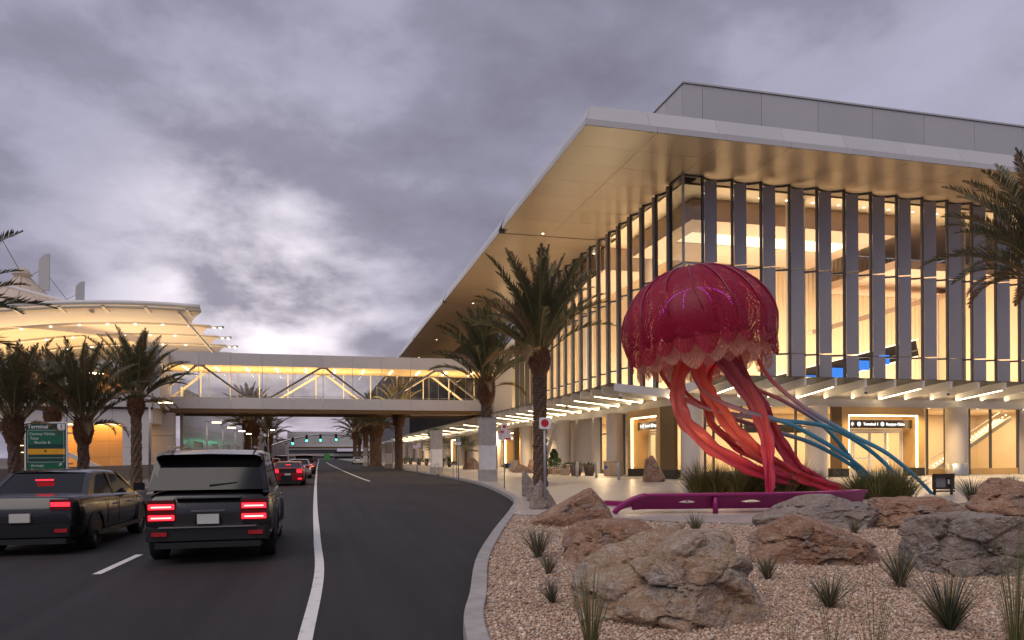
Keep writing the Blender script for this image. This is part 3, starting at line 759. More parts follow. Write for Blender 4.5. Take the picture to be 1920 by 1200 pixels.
def ground_floor():
    # floor, ceiling and back walls of the ground floor
    b = MB(); b.box(XF+.5, 54, 43.3, 51.5, .10, .155); b.box(XF+.9, 28.5, 51.5, 196, .10, .1555); b.build('lobby_floor', M['int_floor'], T)
    b = MB(); b.box(XF+1.6, 54, 43.35, 51.5, 4.82, 4.9); b.box(23.35, 28.5, 51.52, 196, 4.82, 4.9); b.build('lobby_ceiling', M['cream_wall'], T)
    b = MB(); b.box(28.5, 54, 51.5, 51.6, .16, 4.8); b.build('lobby_wall', M['cream_wall'], T)
    b = MB(); b.box(28.5, 28.6, 51.62, 196, .16, 4.8); b.build('lobby_wall', M['cream_wall'], T)
    area('lobby_light', (38, 47.4, 4.7), (0, 0, 0), 30, 5, 2200)
    area('lobby_light', (25.6, 70, 4.7), (0, 0, 0), 3, 36, 1900)
    area('lobby_light', (25.6, 140, 4.7), (0, 0, 0), 3, 90, 2600)
    # front columns
    def column(x, y, r, base=None):
        c = MB(); c.lathe([(r, .16), (r, 4.72)], 28, (x, y, 0)); o = c.build('column', M['cream'], T, True)
        if base:
            c = MB(); c.lathe([(r+.02, .16), (r+.02, .95), (r, .96)], 28, (x, y, 0)); c.build('column_base', M[base], o, True)
        return o
    for px, bs in ((1298, None), (1531, None), (1794, 'steel')): column(PY(px, 880, 41.35).x, 41.35, .68, bs)
    column(50.2, 41.35, .68, 'steel')
    # front glazing: posts and panes between given sight lines
    def bay(px0, px1, posts, sill=.45):
        x0 = PY(px0, 860, 42.6).x; x1 = PY(px1, 860, 42.6).x
        xs = [x0] + [PY(p, 860, 42.6).x for p in posts] + [x1]
        for i in range(len(xs)-1):
            q = MB(); q.quad((xs[i]+.05, 42.6, sill+.15), (xs[i+1]-.05, 42.6, sill+.15), (xs[i+1]-.05, 42.6, 4.7), (xs[i]+.05, 42.6, 4.7)); q.build('shop_pane', M['glass'], T)
        for x in xs:
            q = MB(); q.box(x-.05, x+.05, 42.52, 42.68, .16, 4.73); q.build('shop_post', M['mullion'], T)
        q = MB(); q.box(x0+.06, x1-.06, 42.5, 42.7, .16, sill+.14); q.build('sill', M['gold'] if px0 > 1600 else M['steel'], T)
        if px0 < 1600:
            q = MB(); q.box(x0+.06, x1-.06, 42.55, 42.66, 3.42, 3.50); q.build('transom', M['mullion'], T)
    bay(1322, 1564, [1338, 1390, 1444, 1492])
    bay(1738, 1772, [])
    bay(1817, 1908, [1857])
    q = MB(); q.box(PY(1908, 860, 42.6).x+.06, 54, 42.5, 42.7, .16, 4.73); q.build('cream_wall', M['cream'], T)
    # stairs seen through the right hand panes
    st = MB(); x0 = PY(1735, 880, 46).x
    for i in range(24): st.box(x0+.30*i, x0+.30*i+.32, 45.4, 46.6, .16+.17*i, .30+.17*i)
    stair = st.build('stair', M['white_steel'], T)
    for dz, w in ((.0, .30), (1.0, .07)):
        q = MB(); q.bar((x0-.1, 45.3, .25+dz), (x0+7.2, 45.3, 4.3+dz), .05, w); q.build('stair_rail', M['white_steel'], stair)
    pl = MB(); pl.box(-.04, .04, -.02, .02, -.04, .04); lm = pl.mesh('stair_light', M['downlight'])
    for i in range(0, 23): piece('stair_light', lm, (x0+.3*i, 45.24, .75+.17*i), stair)
    # interior hanging sign
    q = MB(); q.box(PY(1396, 790, 46).x, PY(1502, 790, 46).x, 46, 46.12, 3.15, 3.72); q.build('hanging_sign', M['sign_black'], T)

    def portal(org, rz, w, label_end):
        """bronze-lined entrance: local x along the wall, y inwards"""
        p = bpy.data.objects.new('entrance_portal', None); col.objects.link(p); p.parent = T; p.location = Vector(org) - wloc(T); p.rotation_euler = (0, 0, rz)
        def bd(b, nm, m, par=p, smooth=False): return b.build(nm, m, par, smooth, world=False)
        h, fr, dp = 4.05, .52, 1.45
        b = MB(); b.box(-fr, 0, 0, .22, .55, h+.5); b.box(w, w+fr, 0, .22, .55, h+.5); b.box(0, w, 0, .22, h, h+.5); bd(b, 'portal_frame', M['gold'])
        b = MB(); b.box(-.12, 0, .225, dp, .55, h); bd(b, 'jamb', M['gold'])
        b = MB(); b.box(w, w+.12, .225, dp, .55, h); bd(b, 'jamb', M['gold'])
        b = MB(); b.box(-.1, w+.1, .225, dp, h+.01, h+.1); bd(b, 'portal_soffit', M['gold'])
        b = MB(); b.box(-fr, 0, -.01, dp, 0, .54); b.box(w, w+fr, -.01, dp, 0, .54); bd(b, 'portal_base', M['black_base'])
        b = MB(); b.box(0.02, .07, .06, .12, .58, h-.02); b.box(w-.07, w-.02, .06, .12, .58, h-.02); b.box(.075, w-.075, .06, .12, h-.07, h-.02); bd(b, 'led_strip', M['led'])
        # sign across the head of the doors
        sg = MB(); sg.box(.0, w, .55, .75, 3.20, 3.74); s = bd(sg, 'entrance_sign', M['sign_black'])
        def tx(body, x, z, size, m=M['lit_letter'], sx=.86):
            o = link('lettering', text_mesh(body, size, m, 'LEFT', .01, sx, .008), s, (x, .54, z), (PI/2, 0, 0)); return o
        k = w/4.0
        ar = MB(); ax, az = .52*k, 3.33
        ar.box(ax-.035, ax+.035, .53, .545, az, az+.19); ar.add([(ax-.14,.53,az+.13),(ax,.53,az+.29),(ax,.53,az+.20),(ax-.10,.53,az+.08)],[(0,1,2,3)]); ar.add([(ax+.14,.53,az+.13),(ax+.10,.53,az+.08),(ax,.53,az+.20),(ax,.53,az+.29)],[(0,1,2,3)])
        bd(ar, 'arrow', M['lit_letter'], s)
        for cx in (.90*k, 2.25*k):
            dsc = MB(); n = 18; dsc.add([(cx+.145*math.cos(2*PI*i/n), .535, 3.47+.145*math.sin(2*PI*i/n)) for i in range(n)], [tuple(range(n))]); bd(dsc, 'pictogram', M['lit_letter'], s)
            g = MB(); g.box(cx-.06, cx+.06, .525, .532, 3.45, 3.49); bd(g, 'glyph', M['sign_black'], s)
        tx('Terminal 1', 1.15*k, 3.385, .25, sx=.80*k); tx('Baggage Claim', 2.47*k, 3.385, .25, sx=.75*k)
        # sliding doors: four leaves
        df = MB(); df.box(.0, w, dp-.1, dp, 3.02, 3.19); df.box(0, .12, dp-.1, dp, 0, 3.015); df.box(w-.12, w, dp-.1, dp, 0, 3.015); bd(df, 'door_frame', M['white_steel'])
        lw = (w-.28)/4
        for i in range(4):
            a = .14+lw*i; yy = dp-.04 if i in (0, 3) else dp-.09
            q = MB()
            q.box(a+.01, a+.10, yy-.025, yy+.025, .02, 3.0); q.box(a+lw-.10, a+lw-.01, yy-.025, yy+.025, .02, 3.0); q.box(a+.10, a+lw-.10, yy-.025, yy+.025, .02, .26); q.box(a+.10, a+lw-.10, yy-.025, yy+.025, 2.88, 3.0); q.box(a+.10, a+lw-.10, yy-.025, yy+.025, 1.12, 1.24)
            d = bd(q, 'door_leaf', M['white_steel'])
            q = MB(); q.quad((a+.1, yy, .26), (a+lw-.1, yy, .26), (a+lw-.1, yy, 1.12), (a+.1, yy, 1.12)); bd(q, 'pane', M['glass'], d)
            q = MB(); q.quad((a+.1, yy, 1.24), (a+lw-.1, yy, 1.24), (a+lw-.1, yy, 2.88), (a+.1, yy, 2.88)); bd(q, 'pane', M['glass'], d)
        # side cladding towards the neighbour column, its unlit tone painted in
        q = MB(); q.box(w+fr+.01, w+fr+label_end, .02, .2, .56, h+.5) if label_end > 0 else q.box(-fr+label_end, -fr-.01, .02, .2, .56, h+.5); bd(q, 'side_cladding', M['bronze_dark'])
        q = MB(); q.box(w+fr+.01, w+fr+label_end, .01, .22, 0, .55) if label_end > 0 else q.box(-fr+label_end, -fr-.01, .01, .22, 0, .55); bd(q, 'cladding_base', M['black_base'])
        return p
    xa = PY(1592, 860, 41.6).x; xb = PY(1722, 860, 41.6).x
    portal((xa, 41.6, .155), 0, xb - xa, -.75)
    portal((21.0, 48.4, .155), -PI/2, 4.1, 2.0)
    portal((21.0, 85.2, .155), -PI/2, 4.1, 1.4)
    portal((21.0, 122.0, .155), -PI/2, 4.1, 1.4)
    # street side: round columns, glazing, curved cream wall
    cyl = MB(); cyl.lathe([(.62, .16), (.62, 4.72)], 24); cm = cyl.mesh('column', M['cream'], True)
    for y in (51.3, 63.2, 75.6, 89.5, 101, 113, 126.5, 139, 151, 163, 176, 190): piece('column', cm, (21.0, y, 0), T)
    for y0, y1 in ((52.6, 57.4), (90.6, 96), (127.5, 134), (165, 172)):
        n = 2
        for i in range(n):
            a = y0+(y1-y0)*i/n; c = y0+(y1-y0)*(i+1)/n
            q = MB(); q.quad((22.3, c-.05, .5), (22.3, a+.05, .5), (22.3, a+.05, 4.7), (22.3, c-.05, 4.7)); q.build('shop_pane', M['glass'], T)
        for i in range(n+1):
            a = y0+(y1-y0)*i/n; q = MB(); q.box(22.22, 22.38, a-.05, a+.05, .16, 4.73); q.build('shop_post', M['mullion'], T)
        q = MB(); q.box(22.24, 22.36, y0+.06, y1-.06, 3.3, 3.4); q.box(22.2, 22.4, y0+.06, y1-.06, .16, .48); q.build('transom', M['mullion'], T)
    for y0, y1 in ((49.2, 52.5), (57.5, 80.3), (86.0, 90.5), (96.1, 117.2), (123, 127.4), (134.1, 164.9), (172.1, 196)):
        n = max(1, round((y1-y0)/2.4)); w = (y1-y0)/n
        for i in range(n):
            P = []
            for j in range(9):
                s = j/8; P.append((22.35 + .28*math.sin(PI*s)*(1 if i % 2 else -1), y0+w*(i+s)))
            q = MB(); q.grid([[(x, y, z) for x, y in P] for z in (4.73, .16)]); q.build('curved_cladding', M['cream'], T, smooth=True)
    q = MB(); q.box(XF-.4, XF+.5, 196.1, 340, .1, 4.7); q.build('far_wall', M['cream'], T)
    # raking struts of the structure between columns
    for y in (69.0,):
        q = MB(); q.bar((21.3, y-2.4, 4.7), (21.3, y+1.6, .16), .32, .32); q.build('raking_strut', M['white_steel'], T)
    # downlights in the porch ceiling
    for y in [46 + 4.2*i for i in range(30)]:
        if y < 190: piece('downlight', dl, (22.0, y, 4.735), T)
    for x in [24 + 4.1*i for i in range(7)]: piece('downlight', dl, (x, 42.4, 4.735), T)
    # warm light under the canopy, and fixtures above it that wash the roof soffit
    for y in [46 + 8.4*i for i in range(15)]: spot('porch_lamp', (21.3, y, 4.70), (18.2, y, 0), 3000, R(150), blend=1.0)
    for x in (25.5, 34.0, 38.6, 47.0): spot('porch_lamp', (x, 40.4, 5.2), (x, 38.6, 0), 2000, R(140), blend=1.0)
    fx = boxm('soffit_uplight', .16, 1.2, .12, M['black'])
    for y in [46 + 6.3*i for i in range(13)]: piece('soffit_uplight', fx, (XF-.55, y, 6.05), T)
    for x in [25.3 + 6.15*i for i in range(5)]: piece('soffit_uplight', fx, (x, YF-.55, 6.05), T, (0, 0, PI/2))
    area('soffit_wash', (XF-.9, 66, 6.2), (PI, R(-16), 0), .3, 50, 130, (1.0, .55, .25), spread=R(120))
    area('soffit_wash', (XF-.9, 120, 6.2), (PI, R(-16), 0), .3, 56, 130, (1.0, .55, .25), spread=R(120))
    area('soffit_wash', (38, YF-.9, 6.2), (PI + R(16), 0, 0), 30, .3, 80, (1.0, .55, .25), spread=R(120))
    # cove strips on top of the edge beam light the canopy beams from behind
    area('canopy_cove', (37.9, YF-.22, 5.27), (PI + R(35), 0, 0), 32, .12, 330)
    area('canopy_cove', (XF-.22, 66, 5.27), (PI, R(-35), 0), .12, 46, 420)
    area('canopy_cove', (XF-.22, 140, 5.27), (PI, R(-35), 0), .12, 100, 700)
ground_floor()
# ------------------------------------------------------------------ footbridge over the road
def truss_bridge(Y0, D, x0, x1, z, name, label, n, glassm, far=False):
    """z: under, lower band, glass, upper band, top"""
    zu, zl, zg0, zg1, zt = z
    B = thing(name, label, 'footbridge', ((x0+x1)/2, Y0, 0))
    w = (x1-x0)/n; g = .03
    lo = boxm('cladding_panel', w-g, .08, zg0-zl-g, M['bridge_panel']); hi = boxm('cladding_panel', w-g, .08, zt-zg1-g, M['bridge_panel'])
    for i in range(n):
        xc = x0 + w*(i+.5)
        for y in (Y0, Y0+D):
            piece('cladding_panel', lo, (xc, y, (zl+zg0)/2), B); piece('cladding_panel', hi, (xc, y, (zg1+zt)/2), B)
            q = MB(); q.quad((xc-w/2+.03, y, zg0), (xc+w/2-.03, y, zg0), (xc+w/2-.03, y, zg1), (xc-w/2+.03, y, zg1)); q.build('pane', glassm, B)
    pm = boxm('glazing_bar', .05, .06, zg1-zg0, M['steel'])
    for i in range(n+1):
        for y in (Y0-.02, Y0+D+.02): piece('glazing_bar', pm, (x0+w*i, y, (zg0+zg1)/2), B)
    b = MB(); b.box(x0, x1, Y0+.05, Y0+D-.05, zl-.02, zg0-.35); b.build('deck', M['concrete'], B)
    b = MB(); b.box(x0, x1, Y0-.02, Y0+.25, zu, zl-.03); b.box(x0, x1, Y0+D-.25, Y0+D+.02, zu, zl-.03); b.box(x0, x1, Y0+.26, Y0+D-.26, zu+.2, zl-.03); b.build('girder', M['bronze_dark'], B)
    b = MB(); b.box(x0, x1, Y0+.05, Y0+D-.05, zg1+.05, zt-.06); b.build('roof', mat('bridge_ceiling', (.72,.58,.40), .6), B)
    # diagonals in pairs, verticals, both sides
    per = 4 if not far else 4
    k = 0
    for y in (Y0+.45, Y0+D-.45):
        for i in range(0, n, 4):
            xa = x0+w*(i+.1+.45); xb = min(x0+w*(i+2), x1); xc = min(x0+w*(i+3.55), x1)
            q = MB(); q.bar((xa-.4*w if i else xa, y, zg0-.2), (xb-.2, y, zg1+.05), .22, .22); q.build('diagonal', M['white_steel'], B)
            if xb < x1-.5:
                q = MB(); q.bar((xb+.2, y, zg1+.05), (xc, y, zg0-.2), .22, .22); q.build('diagonal', M['white_steel'], B)
                q = MB(); q.box(xb-.55, xb+.55, y-.14, y+.14, zg1-.12, zg1+.04); q.build('gusset', M['steel'], B)
    if not far:
        lm = boxm('ceiling_lamp', .10, 3.6, .05, M['led'])
        for i in range(n):
            piece('ceiling_lamp', lm, (x0+w*(i+.42), Y0+D/2, zg1+.02), B)
            q = MB(); q.box(x0+w*(i+.75)-.05, x0+w*(i+.75)+.05, Y0+D-.6, Y0+D-.5, zg0-.3, zg1+.04); q.build('inner_post', M['white_steel'], B)
        q = MB(); q.box(x0, x1, Y0+.2, Y0+.25, zg0+.16, zg0+.20); q.box(x0, x1, Y0+D-.25, Y0+D-.2, zg0+.16, zg0+.2); q.build('handrail', M['steel'], B)
        area('bridge_light', ((x0+x1)/2, Y0+D/2, zg0-.25), (PI, 0, 0), x1-x0-2, 2.5, 2900, (1.0, .66, .28))
    return B
bridge = truss_bridge(84.5, 7.5, -18.7, 19.46, (6.35, 6.78, 8.02, 11.38, 12.75), 'footbridge', 'enclosed glass footbridge with white truss crossing above the road', 12, glass('bridge_glass', (.93,.92,.88), .02, 1.5, 1.0))
b = MB(); b.box(19.5, 21.75, 84.45, 92.1, 6.4, 12.75); b.build('end_bay', M['bridge_panel'], bridge)
truss_bridge(395, 6, -16, 26, (5.6, 6.4, 7.8, 12.2, 14.2), 'distant_footbridge', 'distant second footbridge far down the road beyond the signals', 10, mat('far_bridge_pane', (.55,.54,.52), .3), True)

# ------------------------------------------------------------------ left: ground transport plaza building
LB = thing('plaza_building', 'low panelled building with open amber lit ground floor left of the road', 'building', (-24, 80, .15))
def left_building():
    g = .03
    x0 = -52; n = 10; xe = -15.9; w = (xe-x0)/n
    up = boxm('wall_panel', w-g, .1, 1.32-g, M['bridge_panel']); lo = boxm('wall_panel', w-g, .1, 1.38-g, M['bridge_panel'])
    for i in range(n):
        xc = x0+w*(i+.5)
        piece('wall_panel', lo, (xc, 80, 5.70), LB)            # fascia above the opening
        piece('wall_panel', up, (xc, 79.6, 7.25), LB)          # projecting band above it
    b = MB(); b.box(x0, xe, 79.75, 80.2, 6.41, 6.56); b.build('shadow_gap', M['joint'], LB)
    # upper storey: windows with amber light behind
    for i in range(n):
        xa = x0+w*i
        q = MB(); q.quad((xa+.08, 80.1, 7.95), (xa+w-.08, 80.1, 7.95), (xa+w-.08, 80.1, 10.2), (xa+.08, 80.1, 10.2)); q.build('window', M['glass'], LB)
        q = MB(); q.box(xa-.06, xa+.06, 80.0, 80.2, 7.92, 10.25); q.build('window_post', M['steel'], LB)
    b = MB(); b.box(x0, xe, 79.9, 80.3, 10.26, 10.9); b.build('parapet', M['bridge_panel'], LB)
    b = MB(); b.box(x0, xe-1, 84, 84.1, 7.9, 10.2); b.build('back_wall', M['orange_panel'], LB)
    b = MB(); b.box(x0, xe, 80.4, 92, 10.3, 10.6); b.build('roof_slab', M['concrete'], LB)
    b = MB(); b.box(x0, xe, 80.25, 92, 5.02, 7.9); b.build('floor_slab', M['bridge_panel'], LB)
    # corner pylon carrying the bridge end
    for z0, z1 in ((.16, 1.9), (1.93, 3.9), (3.93, 6.3)):
        q = MB(); q.box(-17.3, -14.8, 84.2, 85.6, z0, z1); q.build('pylon_panel', M['bridge_panel'], LB)
    for z0, z1 in ((.16, 2.6), (2.63, 5.0)):
        q = MB(); q.box(-18.6, -16.2, 79.7, 80.9, z0, z1); q.build('pylon_panel', M['bridge_panel'], LB)
    b = MB(); b.box(-15.85, -15.2, 79.8, 84.4, 6.5, 12.6); b.box(-17.4, -15.86, 79.85, 84.4, 7.95, 12.6); b.build('link_wall', M['bridge_panel'], LB)
    # amber lit panels and dark openings at the back of the ground floor
    xs = [-52, -47, -42.5, -38, -34, -30.8, -29.3, -27.2, -25.3, -23.8, -22.4, -18.5]
    for i in range(len(xs)-1):
        if i % 2 == 0 and i < 10 and i not in (6,):
            for z0, z1 in ((.16, 1.7), (1.72, 3.3), (3.32, 5.0)):
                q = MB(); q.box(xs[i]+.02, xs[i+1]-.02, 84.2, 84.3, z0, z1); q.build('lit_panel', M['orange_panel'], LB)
        else:
            q = MB(); q.box(xs[i], xs[i+1], 88, 88.1, .16, 5.0); q.build('dark_back', M['rust_wood'], LB)
            for z in (2.2, 2.9, 3.6):
                q = MB(); q.box(xs[i]+.1, xs[i+1]-.1, 86.5, 86.6, z, z+.08); q.build('rail_lamp', M['led_soft'], LB)
    for z0, z1 in ((.16, 1.7), (1.72, 3.3), (3.32, 5.0)):
        for xa, xb in ((-22.4, -20.5), (-20.48, -18.65)):
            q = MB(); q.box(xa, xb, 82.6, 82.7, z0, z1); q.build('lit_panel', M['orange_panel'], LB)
    q = MB(); q.bar((-29.6, 80.6, 5.0), (-19.5, 80.6, .0), .3, .42); q.build('raking_strut', M['bridge_panel'], LB)
    for y in (81.4, 82.4, 83.4):
        q = MB(); q.box(-29, -19.4, y, y+.12, 4.93, 4.98); q.build('ceiling_lamp', M['led_soft'], LB)
    area('arcade_light', (-34, 82.4, 4.9), (0, 0, 0), 32, 2.5, 1500, (1.0, .60, .22))
    area('upper_light', (-34, 82, 8.0), (PI, 0, 0), 32, 2.0, 600, (1.0, .66, .30))
    # street side wall beyond the bridge, smooth panels with openings
    y = 91.0
    while y < 172:
        for z0, z1 in ((5.2, 7.4),) + (((.16, 2.3), (2.33, 5.17)) if int((y-91)/7.5) % 2 == 0 else ((3.6, 5.17),)):
            q = MB(); q.box(-15.1, -15.0, y+.02, y+7.48, z0, z1); q.build('street_panel', mat('gloss_panel', (.52,.53,.52), .16, c2=(.49,.5,.49), scale=.3), LB)
        q = MB(); q.box(-15.3, -15.12, y, y+7.5, .16, 7.4); q.build('street_wall', M['bridge_panel'], LB)
        y += 7.5
    b = MB(); b.box(-15.6, -14.7, 172.5, 380, .16, 7.0); b.build('far_wall', M['cream'], LB)
    for y in [176 + 12*i for i in range(14)]:
        q = MB(); q.box(-14.7, -14.2, y, y+.9, .16, 7.0); q.build('pilaster', M['cream'], LB)
    for i, y in enumerate([91 + 3.2*i for i in range(25)]):
        q = MB(); q.box(-15.2, -15.05, y, y+2.7, 7.6, 9.6); q.build('louvre', M['white_steel'], LB)
left_building()

# ------------------------------------------------------------------ tensile roof above it
def tent(Yt, name, label, x_r, scale, cones, detail=True):
    t = thing(name, label, 'tent roof', (x_r-20, Yt, 10.9))
    # edge tubes: twin arching tubes along the front
    def arch(x): # height of the eave over plan x
        u = (x - (x_r-6)) / 26.0
        return 19.6*scale - 3.0*u*u*scale
    xs = [x_r - 36 + 36*i/24 for i in range(25)]
    for dy, dz, r in ((0, 0, .30), (.9, -.28, .24)):
        q = MB(); q.tube([(x, Yt+dy, arch(x)+dz) for x in xs], r*scale, 10); q.build('edge_tube', M['white_steel'], t, True)
    for i in range(2, 24, 3):
        q = MB(); q.bar((xs[i], Yt+.1, arch(xs[i])-.35), (xs[i]+.3, Yt+1.6, arch(xs[i])-.75), .3, .25); q.build('bracket', M['white_steel'], t)
    # canopy membrane in bays running back, scalloped at the side edge, arms with lamps between the bays
    nb = 5 if detail else 9; bw = 8.6*scale
    for k in range(nb):
        ya = Yt + .6 + bw*k; rows = []
        for j in range(9):
            v = j/8; yy = ya + bw*v; row = []
            for i in range(21):
                x = x_r - 36 + 36*i/20
                inset = (1.6*math.sin(PI*v)) if i == 20 else 0
                z = arch(x) - .55 - (1.0*math.sin(PI*v))*scale*.6 - .05*k
                row.append((x - inset, yy, z))
            rows.append(row)
        q = MB(); q.grid(rows); q.build('membrane', M['fabric'], t, True)
        yb = ya + bw
        q = MB(); q.tube([(x, yb, arch(x)-.85-.05*k) for x in xs[4:]] + [(x_r+1.6, yb, arch(x_r)-.75-.05*k)], .16, 8); arm = q.build('arm', M['white_steel'], t, True)
        if detail and k < 3:
            ln = MB(); ln.lathe([(0,-.1),(.12,-.08),(.12,.05)], 8); lm = ln.mesh('arm_lamp', M['downlight'])
            for x in [x_r+1.2, x_r+.4] + [x_r - 2.6 - 3.2*i for i in range(8)]: piece('arm_lamp', lm, (x, yb-.2, arch(min(x, x_r))-.95-.05*k), arm)
    q = MB(); q.bar((x_r-2.5, Yt+.8, arch(x_r)-.6), (x_r+.5, Yt+.8+bw*2, arch(x_r)-4.6), .22, .3); q.build('side_strut', M['white_steel'], t)
    area('tent_uplight', (x_r-17, Yt+14, 11.2), (PI, 0, 0), 30, 22, 6600, (1.0, .66, .29))
    # conical peaks with cap, radial seams and mast fins
    for (cx, cyy, cz, rr, h) in cones:
        prof = []
        for i in range(11):
            u = i/10; prof.append((.9 + (rr-.9)*u**1.0, cz - h*(1-(1-u)**1.9)))
        q = MB(); q.lathe(prof, 28, (cx, cyy, 0)); cone = q.build('cone_membrane', M['fabric'], t, True)
        for a in range(14):
            an = 2*PI*a/14; q = MB(); q.tube([(cx+r*math.cos(an), cyy+r*math.sin(an), z+.03) for r, z in prof], .05, 4); q.build('seam_cable', M['pole'], cone)
        q = MB(); q.lathe([(.95, cz-.05), (.95, cz+.25), (1.25, cz+.30), (1.25, cz+.45), (1.0, cz+.5), (1.0, cz+.62), (.85, cz+1.0), (.5, cz+1.25), (0, cz+1.35)], 24, (cx, cyy, 0)); q.build('cone_cap', M['fabric'], cone, True)
    return t
ct = PY(42, 520, 118)
tent1 = tent(95.0, 'tensile_roof', 'white tensile fabric roof glowing amber above the left building', -13.7, 1.0, [(ct.x, 118, ct.z, 17.0, 9.5), (ct.x+9.5, 150, ct.z+2.2, 13, 8)])
def mast(px, pt, pb, Y, w, lean):
    a = PY(px, pb, Y); c = PY(px, pt, Y)
    q = MB(); th = .18
    pts = [(a.x-w, a.z), (a.x+w, a.z), (c.x+w, c.z), (c.x, c.z-.25), (c.x-w*.8, c.z-.9), (c.x-w, c.z-1.5)]
    q.add([(x, Y-th, z) for x, z in pts] + [(x, Y+th, z) for x, z in pts], [tuple(range(6)), tuple(range(6, 12))[::-1]] + [(i, i+6, (i+1) % 6 + 6, (i+1) % 6) for i in range(6)])
    m_ = q.build('mast_fin', M['white_panel'], tent1)
    q = MB(); q.tube([(c.x+w*.2, Y, c.z-2.2), (c.x-4, Y, c.z-4.6)], .05, 5); q.tube([(c.x+w, Y, c.z-3.6), (c.x+4, Y, c.z-8.2)], .05, 5); q.build('stay_cable', M['pole'], m_)
mast(83, 475, 545, 125, .72, 0); mast(150, 527, 565, 160, .75, 0); mast(202, 564, 580, 190, .6, 0)
q = MB(); q.tube([PY(-10, 425, 110), PY(38, 509, 117)], .06, 6); q.build('stay_cable', M['pole'], tent1)
q = MB(); q.tube([PY(-10, 530, 104), PY(160, 575, 97), PY(175, 585, 96)], .22, 8); q.build('ridge_tube', M['white_steel'], tent1, True)
tent(300.0, 'distant_tensile_roof', 'distant amber lit fabric roof beyond the footbridge on the left', -19.0, 1.25, [], False)

# ------------------------------------------------------------------ far end of the street
def far_block(name, label, x0, x1, y0, y1, z1, m, floors, cat='building'):
    t = thing(name, label, cat, ((x0+x1)/2, y0, 0))
    q = MB(); q.box(x0, x1, y0, y1, 0, z1); q.build('wall', m, t)
    for i in range(floors):
        z = z1*(i+.35)/floors
        q = MB(); q.box(x0-.2, x1+.2, y0-.5, y0-.05, z, z+z1/floors*.38); q.build('deck_edge', M['concrete'], t)
    return t
far_block('parking_structure', 'distant grey parking structure closing off the street', -60, 12, 560, 600, 14, M['fin_dark'], 3)
far_block('flat_roof_shed', 'distant low shed with broad white roof edge at the street end', 8, 60, 430, 450, 4.2, M['black_base'], 1)
q = MB(); q.box(7, 62, 426, 452, 6.2, 9.6)
o = q.origin_build('shed_canopy', M['white_panel'], (34, 438, 6.2)); tag(o, 'distant white canopy slab above the low shed at the street end', 'canopy')
# ------------------------------------------------------------------ palms
def frond_mesh(L_, elev, droop, seed, m_leaf, nl=62, leaf=.62, twist=0.0):
    """one pinnate frond, root at origin, growing towards +x and up"""
    r = random.Random(seed); b = MB(); pts = []; n = 14
    p = Vector((0, 0, 0)); a = elev
    for i in range(n+1):
        pts.append(p.copy()); u = i/n
        a2 = a - droop*(u**1.7); p = p + Vector((math.cos(a2), twist*u*.25, math.sin(a2)))*(L_/n)
    b.tube(pts, [.036*(1-.85*i/n)+.004 for i in range(n+1)], 4, False)
    b.cur = 1
    for k in range(nl):
        u = .24 + .75*k/(nl-1) ; f = u*n; i = min(int(f), n-1); q = pts[i].lerp(pts[i+1], f-i); t = (pts[i+1]-pts[i]).normalized()
        side = t.cross(Vector((0,1,0))).cross(t).normalized() if False else Vector((0,1,0))
        up = side.cross(t)*-1
        ll = leaf*(math.sin(PI*min(1, .18+u*.80))**.65)*r.uniform(.82, 1.1)*(1 if u < .93 else .7)
        for s in (-1, 1):
            fw = r.uniform(.62, .95); lift = r.uniform(.10, .48)
            d = (t*fw + side*s*r.uniform(.5, .8) + up*lift).normalized()
            w = .022; wv = t.cross(d).normalized().cross(d)*w
            mid = q + d*ll*.5; tip = q + d*ll + Vector((0,0,-.10*ll*r.random()))
            b.add([q-wv*.5, mid-wv, tip, mid+wv, q+wv*.5], [(0,1,2,3,4)])
    return b.mesh('frond', [M['rachis'], m_leaf])
FR = []
for i in range(9):
    el = R([86, 80, 74, 68, 62, 55, 47, 38, 28][i]); dr = R([10, 20, 32, 44, 54, 62, 66, 72, 80][i])
    FR.append([frond_mesh([3.9,4.1,4.3,4.3,4.2,4.0,3.8,3.6,3.3][i], el, dr, 10*i+j, M['frond'] if (i*2+j) % 6 != 5 else M['frond_dry'], twist=(-1)**j*(.4+.5*j)) for j in range(2)])
FRD = [frond_mesh(3.2, R(22), R(100), 900+j, M['frond_dry'], twist=.5*(-1)**j) for j in range(2)]
def trunk_mesh(h, r, seed, lean=0.0):
    """ringed trunk: rows of overlapping leaf scars"""
    rr = random.Random(seed); b = MB(); n = 14; dz = .13; m = int(h/dz); rows = []
    for i in range(m+1):
        z = h*i/m; rad = r*(1.12 - .14*min(1, z/1.2))
        for ph, k in ((0.0, 1.03), (.6, .97)):
            if i == m and ph: break
            rows.append([(lean*z*z/h + rad*(k + .10*(1 if (j+(i//2)) % 2 else -1) + rr.uniform(-.08, .08))*math.cos(2*PI*(j+.5*(i % 2))/n), rad*(k + .10*(1 if (j+(i//2)) % 2 else -1) + rr.uniform(-.08, .08))*math.sin(2*PI*(j+.5*(i % 2))/n), z + dz*ph) for j in range(n)])
    for rw in rows: rw.append(rw[0])
    b.grid(rows); return b.mesh('trunk', M['trunk'])
